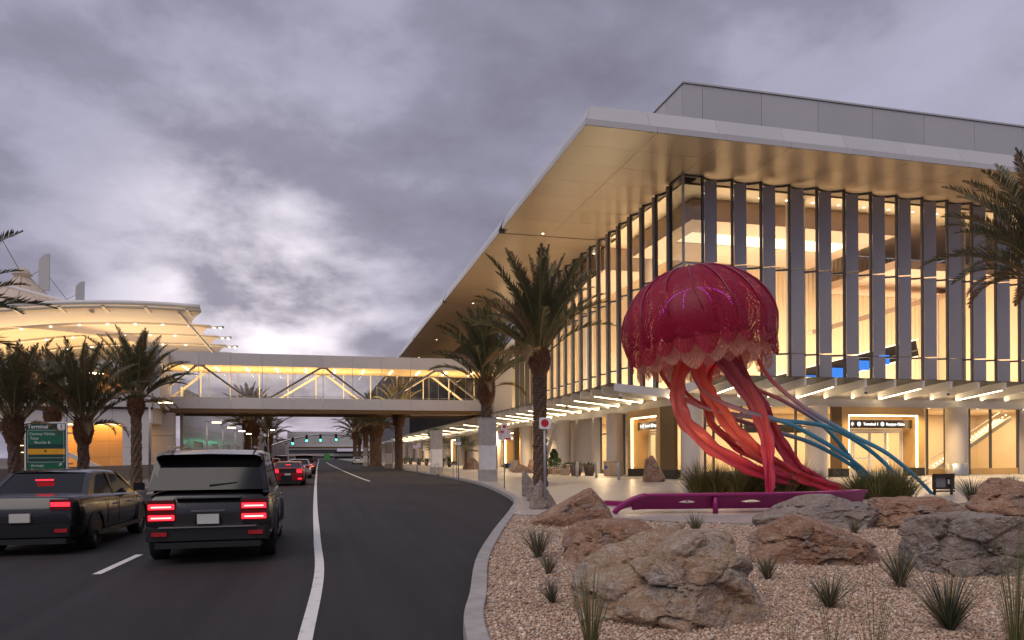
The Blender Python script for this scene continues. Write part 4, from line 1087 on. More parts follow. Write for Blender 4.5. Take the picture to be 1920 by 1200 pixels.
def boot_mesh(r, h, seed):
    """pineapple of cut leaf bases under the crown"""
    rr = random.Random(seed); b = MB()
    prof = [(r*.9, -.05), (r*1.25, .12), (r*1.5, h*.30), (r*1.55, h*.52), (r*1.4, h*.78), (r*1.1, h)]
    b.lathe(prof, 14)
    def rad(z):
        for (r0, z0), (r1, z1) in zip(prof, prof[1:]):
            if z <= z1: return r0 + (r1-r0)*(z-z0)/(z1-z0)
        return prof[-1][0]
    rows = int(h/.085)
    for i in range(rows):
        z = .02 + h*.97*i/rows; R0 = rad(z); k = max(8, int(R0*2*PI/.15))
        for j in range(k):
            a = 2*PI*(j + .5*(i % 2) + rr.uniform(-.15, .15))/k; c, s = math.cos(a), math.sin(a); w = .066
            o = rr.uniform(.05, .10); tz = rr.uniform(.10, .17)
            p0 = Vector((R0*c, R0*s, z)); tv = Vector((-s, c, 0))*w; up = Vector((c*o, s*o, tz))
            b.add([p0-tv, p0+tv, p0+up+tv*.55, p0+up-tv*.55, p0+up*.9-Vector((c, s, 0))*.06], [(0,1,2,3), (3,2,4), (0,3,4), (1,4,2)])
    return b.mesh('leaf_base_bulb', M['boot'])
def palm(loc, h, r, label, seed, nf=46, fs=1.0, lean=0.0, bulb=1.0, lo=0, hi=9, group='date palms along the road', rotz=0.0):
    rr = random.Random(seed)
    t = thing('date_palm', label, 'palm tree', loc, 0, group)
    link('trunk', trunk_mesh(h, r, seed, lean), t)
    bh = bulb
    link('leaf_base_bulb', boot_mesh(r, bh, seed), t, (lean*h, 0, h-.05))
    for k in range(nf):
        u = (k+.5)/nf; i = min(8, int(lo + (hi-lo)*u**.85)); a = k*2.39996 + rr.uniform(-.2, .2) + rotz
        s = fs*rr.uniform(.88, 1.08)
        rb = r*.55*(u**.7)
        link('frond', FR[i][rr.randrange(2)], t, (lean*h + rb*math.cos(a), rb*math.sin(a), h+bh-.12-.35*u*bh), (rr.uniform(-.10, .10), rr.uniform(-.08, .08), a), s)
    for k in range(4):      # a few old dry fronds hanging below the crown
        a = rr.uniform(0, 2*PI); link('frond', FRD[k % 2], t, (lean*h + r*.5*math.cos(a), r*.5*math.sin(a), h+bh*.55), (rr.uniform(-.2,.2), 0, a), fs*rr.uniform(.6, .85))
    return t
def palm_at(px, py, ptop, label, seed, rpx, **k):
    """foot at a sight line on the ground, bulb bottom at image height ptop"""
    p = G(px, py, .15); d = (p - C0).dot(F_)
    h = CAMH + (853 - .0055*(px-960) - ptop)*d/FPX - .15
    return palm(p, h, rpx*d/FPX, label, seed, **k), p, h
_, P1, h1 = palm_at(1013, 912, 700, 'tallest date palm, beside the red dot sign and stones on the plaza', 1, 12.5, nf=52, fs=1.18, bulb=1.25, hi=7.0)
p2 = Vector((10.05, 45.4, .15))
palm(p2, 4.72, .33, 'date palm rising behind the nearest concrete pillar before the footbridge', 2, nf=46, fs=1.12, bulb=1.75, hi=7.4)
palm_at(748, 879, 800, 'date palm under the footbridge nearest the nearer concrete pillars', 3, 7.0, nf=34, fs=1.0, bulb=1.9)
for i, (px, py, tp) in enumerate(((710, 874.5, 808), (699, 874, 808), (686, 872, 815))):
    p = G(px, py, .15); palm(p, 4.2+.4*i, .42, ['right palm of the close pair beyond the footbridge', 'left palm of the close pair beyond the footbridge', 'date palm just left of the close pair beyond the footbridge'][i], 20+i, nf=30, fs=1.25, bulb=1.8)
palm((7.6, 171, .15), 5.0, .42, 'far palm with open crown beside the right signal head', 30, nf=30, fs=1.6, bulb=2.0)
palm((9.8, 196, .15), 4.2, .42, 'farthest palm with open crown right of the signal heads', 31, nf=28, fs=1.6, bulb=2.0)
# left side
palm_at(256, 914, 780, 'date palm left of the footbridge pylon, right of the lamp post', 5, 9, nf=40, fs=.86, bulb=1.05, hi=7.0)
palm_at(157, 938, 832, 'date palm between the green road sign and the lamp lit arcade', 6, 9.5, nf=36, fs=.72, bulb=1.0, hi=7.0)
palm_at(27, 940, 832, 'date palm left of the green road sign', 7, 10, nf=36, fs=.74, bulb=1.05, hi=6.6)
palm((-13.9, 45.0, .15), 3.3, .26, 'date palm behind the green road sign', 8, nf=34, fs=.80, bulb=1.0, hi=6.4)
palm((-11.3, 25.0, .15), 4.2, .3, 'date palm at the left edge with only arching fronds in view', 9, nf=40, fs=1.0, bulb=1.0)
palm((-8.6, 97, .15), 4.4, .40, 'left palm of the pair seen under the footbridge at the left kerb', 10, nf=34, fs=1.15, bulb=1.6)
palm((-8.3, 104, .15), 4.2, .38, 'right palm of the pair seen under the footbridge at the left kerb', 11, nf=34, fs=1.15, bulb=1.6)
palm((-8.0, 128, .15), 3.4, .36, 'smaller palm behind the mast arm foot', 12, nf=34, fs=1.25, bulb=1.5)
# right edge
pe = PY(1958, 500, 20.5)
palm((pe.x, 20.5, .12), 7.0, .3, 'date palm at the right edge with arching fronds before the facade', 13, nf=44, fs=1.05, bulb=1.0, lo=1, hi=8.4, rotz=.3)
# fan palms in the forecourt
def fan_palm(loc, h, label, seed):
    rr = random.Random(seed); t = thing('fan_palm', label, 'palm tree', loc, 0, 'young fan palms in the forecourt')
    link('trunk', trunk_mesh(h, .15, seed), t)
    b = MB(); b.tube([(0,0,0),(.5,0,.35),(.95,0,.5)], .012, 4, False); b.cur = 1
    c = Vector((.95, 0, .5))
    for i in range(17):
        a = R(-125 + 250*i/16); d = Vector((math.cos(a)*.8, math.sin(a), .25*math.cos(a)+.1)).normalized(); w = Vector((-d.y, d.x, 0))*.03
        b.add([c, c+d*.38-w, c+d*.75+Vector((0,0,-.12)), c+d*.38+w], [(0,1,2,3)])
    me = b.mesh('fan_leaf', [M['rachis'], M['leaf']])
    for k in range(22):
        link('fan_leaf', me, t, (0, 0, h-.05), (0, R(rr.uniform(-55, 35)), k*2.4), rr.uniform(.9, 1.25))
    return t
fan_palm((11.6, 77, .15), 2.6, 'young fan palm between the second pillar and the twin parking signs', 41)
fan_palm((13.5, 88, .15), 2.4, 'young fan palm behind the second concrete pillar', 42)
fan_palm((15.4, 80, .15), 2.0, 'slim potted fan palm right of the second concrete pillar', 43)
# in-ground uplights at the two near palms
def uplight(loc, tgt, power, label, ang=R(62)):
    t = thing('ground_uplight', label, 'uplight', loc, 0, 'in-ground uplights at the palms')
    b = MB(); b.lathe([(.12, 0), (.12, .015), (.085, .018)], 16); b.build('rim', M['steel'], t, world=False)
    b = MB(); b.lathe([(.085, .014), (0, .016)], 16); b.build('lens', M['downlight'], t, world=False)
    spot('palm_uplight', Vector(loc) + Vector((0,0,.05)), tgt, power, ang, (1.0, .62, .28))
uplight((12.6, 36.9, .155), (P1.x+.3, P1.y, 9), 700, 'glowing in-ground uplight right of the tallest palm')
uplight((10.1, 36.4, .155), (P1.x-.2, P1.y, 9), 500, 'in-ground uplight left of the tallest palm')
uplight((11.3, 46.2, .155), (10.05, 45.4, 8), 600, 'in-ground uplight behind the nearest pillar')
uplight((10.0, 91.0, .155), (9.4, 91.5, 7), 500, 'in-ground uplight at the palm under the footbridge')
uplight((-9.3, 31.6, .135), (-9.0, 31.2, 5), 120, 'in-ground uplight at the palm by the lit arcade')
uplight((-9.4, 43.9, .135), (-9.35, 43.2, 6), 160, 'in-ground uplight at the palm by the pylon')

# ------------------------------------------------------------------ boulders
def rock_mat(name, a, b_, c_, vein):
    m, N, L = new_mat(name)
    out = N.new('ShaderNodeOutputMaterial'); p = N.new('ShaderNodeBsdfPrincipled'); L.new(p.outputs[0], out.inputs[0]); p.inputs['Roughness'].default_value = .85
    tc = N.new('ShaderNodeTexCoord'); mp = N.new('ShaderNodeMapping'); mp.inputs['Rotation'].default_value = (.4, .5, .2); mp.inputs['Scale'].default_value = (1, 1, 1.7); L.new(tc.outputs['Object'], mp.inputs[0])
    def ns(s, d, dist=0.0):
        n = N.new('ShaderNodeTexNoise'); n.inputs['Scale'].default_value = s; n.inputs['Detail'].default_value = d; n.inputs['Roughness'].default_value = .65; n.inputs['Distortion'].default_value = dist; L.new(mp.outputs[0], n.inputs[0]); return n.outputs[0]
    r = N.new('ShaderNodeValToRGB'); L.new(ns(1.5, 8, .6), r.inputs[0]); e = r.color_ramp.elements
    e[0].position = .33; e[0].color = (*a, 1); e[1].position = .68; e[1].color = (*c_, 1); q = e.new(.5); q.color = (*b_, 1)
    # speckle
    r2 = N.new('ShaderNodeValToRGB'); L.new(ns(38, 5), r2.inputs[0]); r2.color_ramp.elements[0].position = .3; r2.color_ramp.elements[0].color = (.62, .62, .62, 1); r2.color_ramp.elements[1].position = .7; r2.color_ramp.elements[1].color = (1.25, 1.25, 1.25, 1)
    mu = N.new('ShaderNodeMixRGB'); mu.blend_type = 'MULTIPLY'; mu.inputs[0].default_value = 1; L.new(r.outputs[0], mu.inputs[1]); L.new(r2.outputs[0], mu.inputs[2])
    # pale mineral veins
    sb = N.new('ShaderNodeMath'); sb.operation = 'SUBTRACT'; sb.inputs[1].default_value = .5; L.new(ns(2.2, 9, 1.6), sb.inputs[0])
    ab = N.new('ShaderNodeMath'); ab.operation = 'ABSOLUTE'; L.new(sb.outputs[0], ab.inputs[0])
    mr = N.new('ShaderNodeMapRange'); mr.inputs[1].default_value = 0; mr.inputs[2].default_value = .022; mr.inputs[3].default_value = .55; mr.inputs[4].default_value = 0; L.new(ab.outputs[0], mr.inputs[0])
    mv = N.new('ShaderNodeMixRGB'); L.new(mr.outputs[0], mv.inputs[0]); L.new(mu.outputs[0], mv.inputs[1]); mv.inputs[2].default_value = (*vein, 1); L.new(mv.outputs[0], p.inputs['Base Color'])
    b1 = N.new('ShaderNodeBump'); b1.inputs['Strength'].default_value = 1.0; b1.inputs['Distance'].default_value = .09; L.new(ns(7, 10, .4), b1.inputs['Height'])
    b2 = N.new('ShaderNodeBump'); b2.inputs['Strength'].default_value = .5; b2.inputs['Distance'].default_value = .012; L.new(ns(55, 6), b2.inputs['Height']); L.new(b1.outputs[0], b2.inputs['Normal']); L.new(b2.outputs[0], p.inputs['Normal'])
    return m
ROCK = [rock_mat('rock_tan', (.45,.37,.30), (.40,.255,.15), (.26,.235,.215), (.68,.62,.55)),
        rock_mat('rock_rust', (.42,.27,.18), (.31,.16,.088), (.25,.20,.175), (.60,.50,.42)),
        rock_mat('rock_grey', (.34,.305,.285), (.29,.215,.17), (.21,.195,.19), (.55,.50,.46))]
ICO = {s: ico(s) for s in (4, 5, 6)}
def boulder(loc, size, planes, label, m=0, seed=0, sub=5, rotz=0.0, rough=.055, group='boulders in the planting bed'):
    """a block cut by planes: (nx, ny, nz, distance) in half-size units; broken by ridged noise"""
    V, Fc = ICO[sub]; V = V.copy()
    rr = random.Random(seed)
    pl = list(planes) + [(0,0,-1,.9)]
    for _ in range(7):
        v = Vector((rr.gauss(0,1), rr.gauss(0,1), rr.gauss(.15,.8))).normalized(); pl.append((v.x, v.y, v.z, rr.uniform(.90, 1.02)))
    P = np.array([(*Vector(p[:3]).normalized(), p[3]) for p in pl])
    D = V @ P[:, :3].T
    with np.errstate(divide='ignore'): Rr = np.where(D > .05, P[:, 3][None] / np.maximum(D, .05), 9.0)
    s = np.sort(Rr, 1); r0 = s[:, 0]; r1 = s[:, 1]
    k = 140.0; r = -np.log(np.exp(-k*np.minimum(Rr, 3)).sum(1))/k
    r = np.minimum(r, 1.25)
    out = np.empty_like(V); off = Vector((seed*3.1, seed*1.7, seed*.9))
    for i, v in enumerate(V):
        q = Vector(v)*r[i]
        n1 = mnoise.fractal(q*1.6 + off, 1.0, 2.1, 4); n2 = abs(mnoise.fractal(q*3.2 - off, 1.0, 2.0, 5)); n3 = mnoise.fractal(q*9 + off, .9, 2.1, 4)
        fr = 0.0
        for sc3, am in ((1.9, .17), (4.3, .035)):
            dd, pp = mnoise.voronoi((q + Vector((n1, n3, n1))*.06)*sc3 + off)
            rv = mnoise.random_unit_vector if False else Vector((math.sin(pp[0].x*12.9+pp[0].y*7.1), math.sin(pp[0].y*9.7+pp[0].z*5.3), math.sin(pp[0].z*11.3+pp[0].x*3.7)))
            fr += am*((q*sc3 + off - pp[0]).dot(rv)/sc3) + am*.16*rv.x - am*.22*max(0.0, 1-(dd[1]-dd[0])/.10)
        # bedding: small steps across the block
        st = math.sin((q.z*5 + q.x*2.2 + n1*1.6)*2.6)
        out[i] = v*(r[i] + fr + rough*(.30*n1 - .55*n2 + .30*n3 + .10*st))
    sx, sy, sz = size
    out *= np.array([sx/2, sy/2, sz/1.7])
    out[:, 2] += sz*.40
    me = bpy.data.meshes.new('boulder'); me.from_pydata(out.tolist(), [], Fc); me.materials.append(ROCK[m]); me.update()
    o = link('boulder', me, None, loc, (0, 0, rotz)); return tag(o, label, 'boulder', group)
H_ = -HEAD
def rock_px(px0, px1, ytop, ybot, depth_m, planes, label, m, seed, sub=5, z=.10, rough=.055, group='boulders in the planting bed', rz=0.0):
    a = G(px0, ybot, z); b_ = G(px1, ybot, z); w = (b_-a).length; c = (a+b_)/2; d = (c-C0).dot(F_)
    h = (ybot-ytop)*d/FPX*1.16
    c = c + F_*(depth_m*.38); c.z = z - .05
    return boulder(c, (w*1.13, depth_m*1.1, h), planes, label, m, seed, sub, H_ + rz, rough, group)
TOP = (0,0,1,.95)
rock_px(1130, 1452, 1003, 1178, 1.35, [(-.60,-.20,.72,.60),(.97,-.1,.20,.80),(-.30,-.90,.42,.66),(.50,-.85,.12,.74),(-.85,-.45,.1,.84),(.12,0,1,.82),(.62,-.25,.75,.84),(.15,-.80,.60,.74)], 'largest foreground boulder, tan and cracked, in the gravel bed', 0, 3, 6)
rock_px(1070, 1278, 978, 1060, 1.3, [(-.9,-.2,.35,.70),(.35,-.3,.85,.72),(-.2,-.9,.45,.62),(.9,.1,.5,.72),(0,0,1,.8)], 'rust brown boulder just behind the largest foreground boulder', 1, 5)
rock_px(1022, 1152, 918, 988, 1.1, [(-.62,-.1,.78,.42),(.88,-.1,.40,.70),(0,-.9,.35,.66),(.1,-.95,-.1,.8)], 'peaked rust boulder between the gravel edge and the magenta bench', 1, 7)
rock_px(1458, 1650, 968, 1062, 1.15, [(.50,-.2,.84,.46),(-.80,-.35,.5,.72),(-.25,-.97,.12,.62),(.75,-.6,.2,.80),(0,0,1,.9)], 'wedge shaped rust slab sloping down to the right in the gravel', 1, 9, 6)
rock_px(1462, 1678, 928, 992, 1.5, [(-.62,-.15,.75,.62),(.60,-.15,.72,.66),(0,-.95,.35,.68),(.85,-.5,.0,.80)], 'broad grey boulder before the right end of the magenta bench', 2, 11)
rock_px(1655, 1856, 932, 992, 1.4, [(0,0,1,.76),(.72,-.2,.62,.74),(-.85,-.2,.3,.78),(-.2,-.9,.45,.68)], 'long flat topped rust grey boulder under the blue tentacle feet', 1, 13)
rock_px(1758, 1990, 970, 1082, 1.3, [(0,0,1,.86),(-.97,-.1,.12,.80),(-.05,-.98,.10,.72),(.9,0,.2,.9)], 'large square grey block boulder at the right edge', 2, 15, 6)
rock_px(1866, 1990, 900, 970, 1.5, [(-.66,-.2,.70,.62),(0,-.9,.4,.72),(.3,0,.95,.8)], 'rounded rust boulder at the right edge behind the square block', 1, 17)
rock_px(978, 1000, 890, 931, .5, [(-.98,0,.05,.80),(.55,-.1,.8,.72),(0,-.95,.2,.8)], 'small upright grey and white stone, rear of the three by the palm', 2, 19, 4, .15, .06, 'three stones at the palm')
rock_px(988, 1012, 908, 940, .45, [(-.9,-.1,.2,.8),(0,0,1,.76),(.9,0,.2,.8),(0,-.95,.1,.75)], 'small flat topped stone, middle of the three by the palm', 2, 21, 4, .15, .06, 'three stones at the palm')
rock_px(996, 1040, 908, 955, .7, [(-.80,-.2,.45,.62),(.74,-.2,.62,.50),(0,-.95,.3,.7)], 'pointed grey stone, front of the three at the red dot sign', 2, 23, 5, .15, .06, 'three stones at the palm')
rock_px(1208, 1247, 856, 904, .9, [(-.97,-.1,.10,.72),(.70,-.1,.55,.55),(0,-.95,.15,.72),(-.3,0,.95,.86)], 'upright rust stone slab standing before the left entrance', 1, 25, 5, .15, .06, 'stones along the terminal front')
rock_px(964, 990, 869, 886, 1.3, [(-.6,0,.8,.62),(.6,0,.8,.66),(0,-.9,.4,.7)], 'low orange stone left of the raking strut', 1, 27, 4, .15, .06, 'stones along the terminal front')
rock_px(988, 1008, 864, 887, 1.3, [(-.9,0,.3,.7),(.5,0,.9,.8),(0,-.9,.4,.7)], 'tall orange stone beside the tallest palm trunk', 1, 29, 4, .15, .06, 'stones along the terminal front')
rock_px(872, 898, 859, 880, 1.6, [(-.7,0,.6,.66),(.7,0,.6,.7),(0,-.9,.3,.7)], 'rounded orange stone beyond the black topped parking sign', 1, 31, 4, .15, .06, 'stones along the terminal front')
rock_px(1384, 1398, 868, 890, .8, [(-.7,0,.6,.66),(.7,0,.6,.7),(0,-.9,.3,.7)], 'small rust stone behind the ornamental grass', 1, 33, 4, .15, .06, 'stones along the terminal front')

# ------------------------------------------------------------------ tufts, grasses, rushes
def blades(n, h, spread, w, seed, mats, curve=.5, fan=1.0, lean=0.0, jit=.25, base_r=.05):
    """clump of arching blades"""
    r = random.Random(seed); b = MB()
    for k in range(n):
        b.cur = 0 if (len(mats) == 1 or r.random() > .22) else 1
        a = r.uniform(0, 2*PI); u = r.random()**.6; L_ = h*r.uniform(1-jit*1.6, 1+jit*.6); tilt = fan*u*spread + r.uniform(0, .08)
        d = Vector((math.cos(a), math.sin(a), 0)); base = d*(base_r*h*u)*r.uniform(.3, 1.4)
        pts = []; p = base.copy(); ang = tilt*.55; m = 4
        for i in range(m+1):
            pts.append(p.copy()); ang2 = ang + tilt*curve*(i/m)**1.4*1.3
            p = p + (d*math.sin(ang2) + Vector((0,0,math.cos(ang2))))*(L_/m)
        tv = Vector((-d.y, d.x, 0)); tv = (tv + d*r.uniform(-.6, .6)).normalized()
        rows = [[q - tv*w*(1-i/m)**.6, q + tv*w*(1-i/m)**.6] for i, q in enumerate(pts[:-1])]
        o = len(b.v)
        vs_ = [v for rw in rows for v in rw] + [pts[-1]]
        fs = [(2*i, 2*i+1, 2*i+3, 2*i+2) for i in range(m-1)] + [(2*(m-1), 2*(m-1)+1, 2*m)]
        b.add(vs_, fs)
    return b, mats
def clump_meshes(nm, count, *a, **k):
    out = []
    for s in range(count):
        b, ms = blades(*a[:4], seed=50+s, mats=a[4], **k); out.append(b.mesh(nm, list(ms)))
    return out
TU = clump_meshes('leaf_rosette', 3, 110, .52, 1.15, .0085, (M['tuft'], M['straw']), curve=.35)
TUB = clump_meshes('leaf_rosette', 3, 150, .62, 1.25, .0085, (M['tuft_dark'], M['straw']), curve=.35)
GR = clump_meshes('grass_clump', 3, 620, .95, 1.15, .008, (M['grass'], M['straw']), curve=1.1, base_r=.30)
PL = clump_meshes('seed_plumes', 2, 46, 1.55, .85, .006, (M['straw'],), curve=.9, base_r=.2)
def plant(px, py, hpx, label, kind, seed, z=.11, group='spiky tufts in the gravel', name='spiky_tuft'):
    p = G(px, py, z); d = (p-C0).dot(F_); h = hpx*d/FPX
    rr = random.Random(seed); t = thing(name, label, 'plant', p, rr.uniform(0, 6), group)
    me = (TU if kind == 0 else TUB)[seed % 3]; s = h/(.50 if kind == 0 else .58)
    link('leaf_rosette', me, t, (0,0,0), (rr.uniform(-.12,.12), rr.uniform(-.12,.12), 0), (s*rr.uniform(.85,1.2), s*rr.uniform(.85,1.2), s*rr.uniform(.85,1.1)))
    b = MB(); b.lathe([(.05*s, 0), (.05*s, .03*s), (0, .06*s)], 9); link('crown_base', b.mesh('crown_base', M['rust_wood']), t)
    return t
tl = [(1010,1045,70,'spiky grey green tuft, rear of the three along the kerb',0),(1028,1076,46,'small spiky tuft, middle of the three along the kerb',0),(1036,1131,52,'spiky grey green tuft, front of the three along the kerb',0),
 (1555,1140,84,'spiky tuft in front of the wedge shaped slab',0),(1690,1101,88,'spiky tuft between the wedge slab and the square block',0),(1780,1182,112,'largest spiky rosette in front of the square block',1),
 (1305,1000,44,'small tuft behind the largest foreground boulder',0),(1440,1086,56,'tuft at the right shoulder of the largest foreground boulder',0),(1600,1000,36,'tuft behind the wedge shaped slab',0),
 (1785,987,40,'tuft before the long flat topped boulder',0),(1455,1008,30,'small tuft left of the wedge shaped slab',0),(1125,1092,36,'small tuft left of the largest foreground boulder',0),
 (1822,942,56,'wispy tuft right of the dark information board',1),(1851,945,46,'second wispy tuft right of the dark information board',1),(1895,918,34,'tuft on the paving edge at the far right',1),(1275,998,22,'thin tuft beside the rust brown boulder',0)]
for i, (px, py, hp, lb, kd) in enumerate(tl): plant(px, py, hp, lb, kd, i)
def ograss(px, py, hpx, label, seed, plumes=True):
    p = G(px, py, .15); d = (p-C0).dot(F_); h = hpx*d/FPX; rr = random.Random(seed)
    t = thing('ornamental_grass', label, 'grass', p, rr.uniform(0, 6), 'ornamental grasses round the sculpture')
    link('grass_clump', GR[seed % 3], t, (0,0,0), (0,0,0), h/.80)
    if plumes: link('seed_plumes', PL[seed % 2], t, (0,0,0), (0,0,1), h/.95)
for i, (px, py, hp, lb) in enumerate(((1312,925,58,'leftmost ornamental grass at the sculpture foot'),(1345,926,52,'ornamental grass right of the leftmost clump'),(1385,927,58,'ornamental grass left of the vertical arm'),(1418,926,54,'ornamental grass touching the vertical arm on its left'),
    (1470,927,60,'ornamental grass right of the vertical arm'),(1502,926,54,'ornamental grass beneath the long lower arm'),(1530,927,44,'ornamental grass under the tip of the lower arm'),(1612,934,54,'ornamental grass right of the arm tip'),(1645,936,58,'ornamental grass among the blue tentacle feet'),(1685,936,60,'ornamental grass beside the right blue tentacle feet'),(1668,925,50,'ornamental grass behind the blue tentacle feet'))):
    ograss(px, py, hp, lb, i, i in (0, 1, 2, 5, 9))
def rush(loc, h, n, label, seed, spread=.30):
    b, ms = blades(n, h, spread, .0034, seed, (M['stalk'], M['straw']), curve=.55, jit=.35)
    t = thing('tall_rush', label, 'grass', loc, 0, 'tall thin rushes in the foreground'); link('stalk_clump', b.mesh('stalk_clump', list(ms)), t)
rush(G(1108, 1228, .11), .72, 130, 'clump of tall green rushes before the largest boulder', 61, .42)
rush(G(1905, 1230, .11), 1.05, 110, 'clump of tall rushes at the bottom right corner', 62, .40)
for i, (px, py, h) in enumerate(((1560,1235,.75),(1640,1250,.85),(1480,1255,.5))):
    rush(G(px, py, .11), h, 16, ['thin scattered rush stalks at the bottom centre right', 'thin scattered rush stalks left of the largest rosette', 'sparse rush stalks right of the largest boulder foot'][i], 63+i, .55)
# ------------------------------------------------------------------ jellyfish sculpture
def attr_mat(name, rough, spec=.5, coat=0.0):
    m, N, L = new_mat(name)
    out = N.new('ShaderNodeOutputMaterial'); p = N.new('ShaderNodeBsdfPrincipled'); L.new(p.outputs[0], out.inputs[0]); p.inputs['Roughness'].default_value = rough; p.inputs['Specular IOR Level'].default_value = spec; p.inputs['Coat Weight'].default_value = coat
    a = N.new('ShaderNodeAttribute'); a.attribute_name = 'paint_tint'
    tc = N.new('ShaderNodeTexCoord'); n = N.new('ShaderNodeTexNoise'); n.inputs['Scale'].default_value = 3; n.inputs['Detail'].default_value = 6; L.new(tc.outputs['Object'], n.inputs[0])
    mr = N.new('ShaderNodeMapRange'); mr.inputs[3].default_value = .82; mr.inputs[4].default_value = 1.15; L.new(n.outputs[0], mr.inputs[0])
    s = N.new('ShaderNodeVectorMath'); s.operation = 'SCALE'; L.new(a.outputs['Color'], s.inputs[0]); L.new(mr.outputs[0], s.inputs[3]); L.new(s.outputs[0], p.inputs['Base Color'])
    return m
def net_mat(name, c, hole, scale, transl=.4):
    """perforated mesh sheet: open cells in a coloured net"""
    m, N, L = new_mat(name)
    out = N.new('ShaderNodeOutputMaterial'); p = N.new('ShaderNodeBsdfPrincipled'); p.inputs['Base Color'].default_value = (*c, 1); p.inputs['Roughness'].default_value = .45
    t = N.new('ShaderNodeBsdfTranslucent'); t.inputs[0].default_value = (*c, 1)
    m1 = N.new('ShaderNodeMixShader'); m1.inputs[0].default_value = transl; L.new(p.outputs[0], m1.inputs[1]); L.new(t.outputs[0], m1.inputs[2])
    tc = N.new('ShaderNodeTexCoord'); v = N.new('ShaderNodeTexVoronoi'); v.inputs['Scale'].default_value = scale; v.inputs['Randomness'].default_value = .25; L.new(tc.outputs['Object'], v.inputs['Vector'])
    lt = N.new('ShaderNodeMath'); lt.operation = 'LESS_THAN'; lt.inputs[1].default_value = hole; L.new(v.outputs['Distance'], lt.inputs[0])
    tr = N.new('ShaderNodeBsdfTransparent'); m2 = N.new('ShaderNodeMixShader'); L.new(lt.outputs[0], m2.inputs[0]); L.new(m1.outputs[0], m2.inputs[1]); L.new(tr.outputs[0], m2.inputs[2]); L.new(m2.outputs[0], out.inputs[0])
    return m
M['arm'] = attr_mat('arm_paint', .38); M['tent_p'] = attr_mat('tentacle_paint', .3, .6)
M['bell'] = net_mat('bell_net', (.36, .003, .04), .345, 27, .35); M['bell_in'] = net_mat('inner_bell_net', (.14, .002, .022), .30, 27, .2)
M['fringe'] = net_mat('fringe_net', (.66, .32, .22), .42, 27, .4); M['fringe_red'] = net_mat('fringe_red_net', (.40, .008, .04), .38, 27, .3)
M['rib'] = mat('bell_rib', (.25, .004, .045), .35, c2=(.20, .004, .04), scale=2)
M['led_magenta'] = emit('led_magenta', (.75, .05, .95), 1.8); M['led_red'] = emit('led_red', (1.0, .10, .03), 1.3)
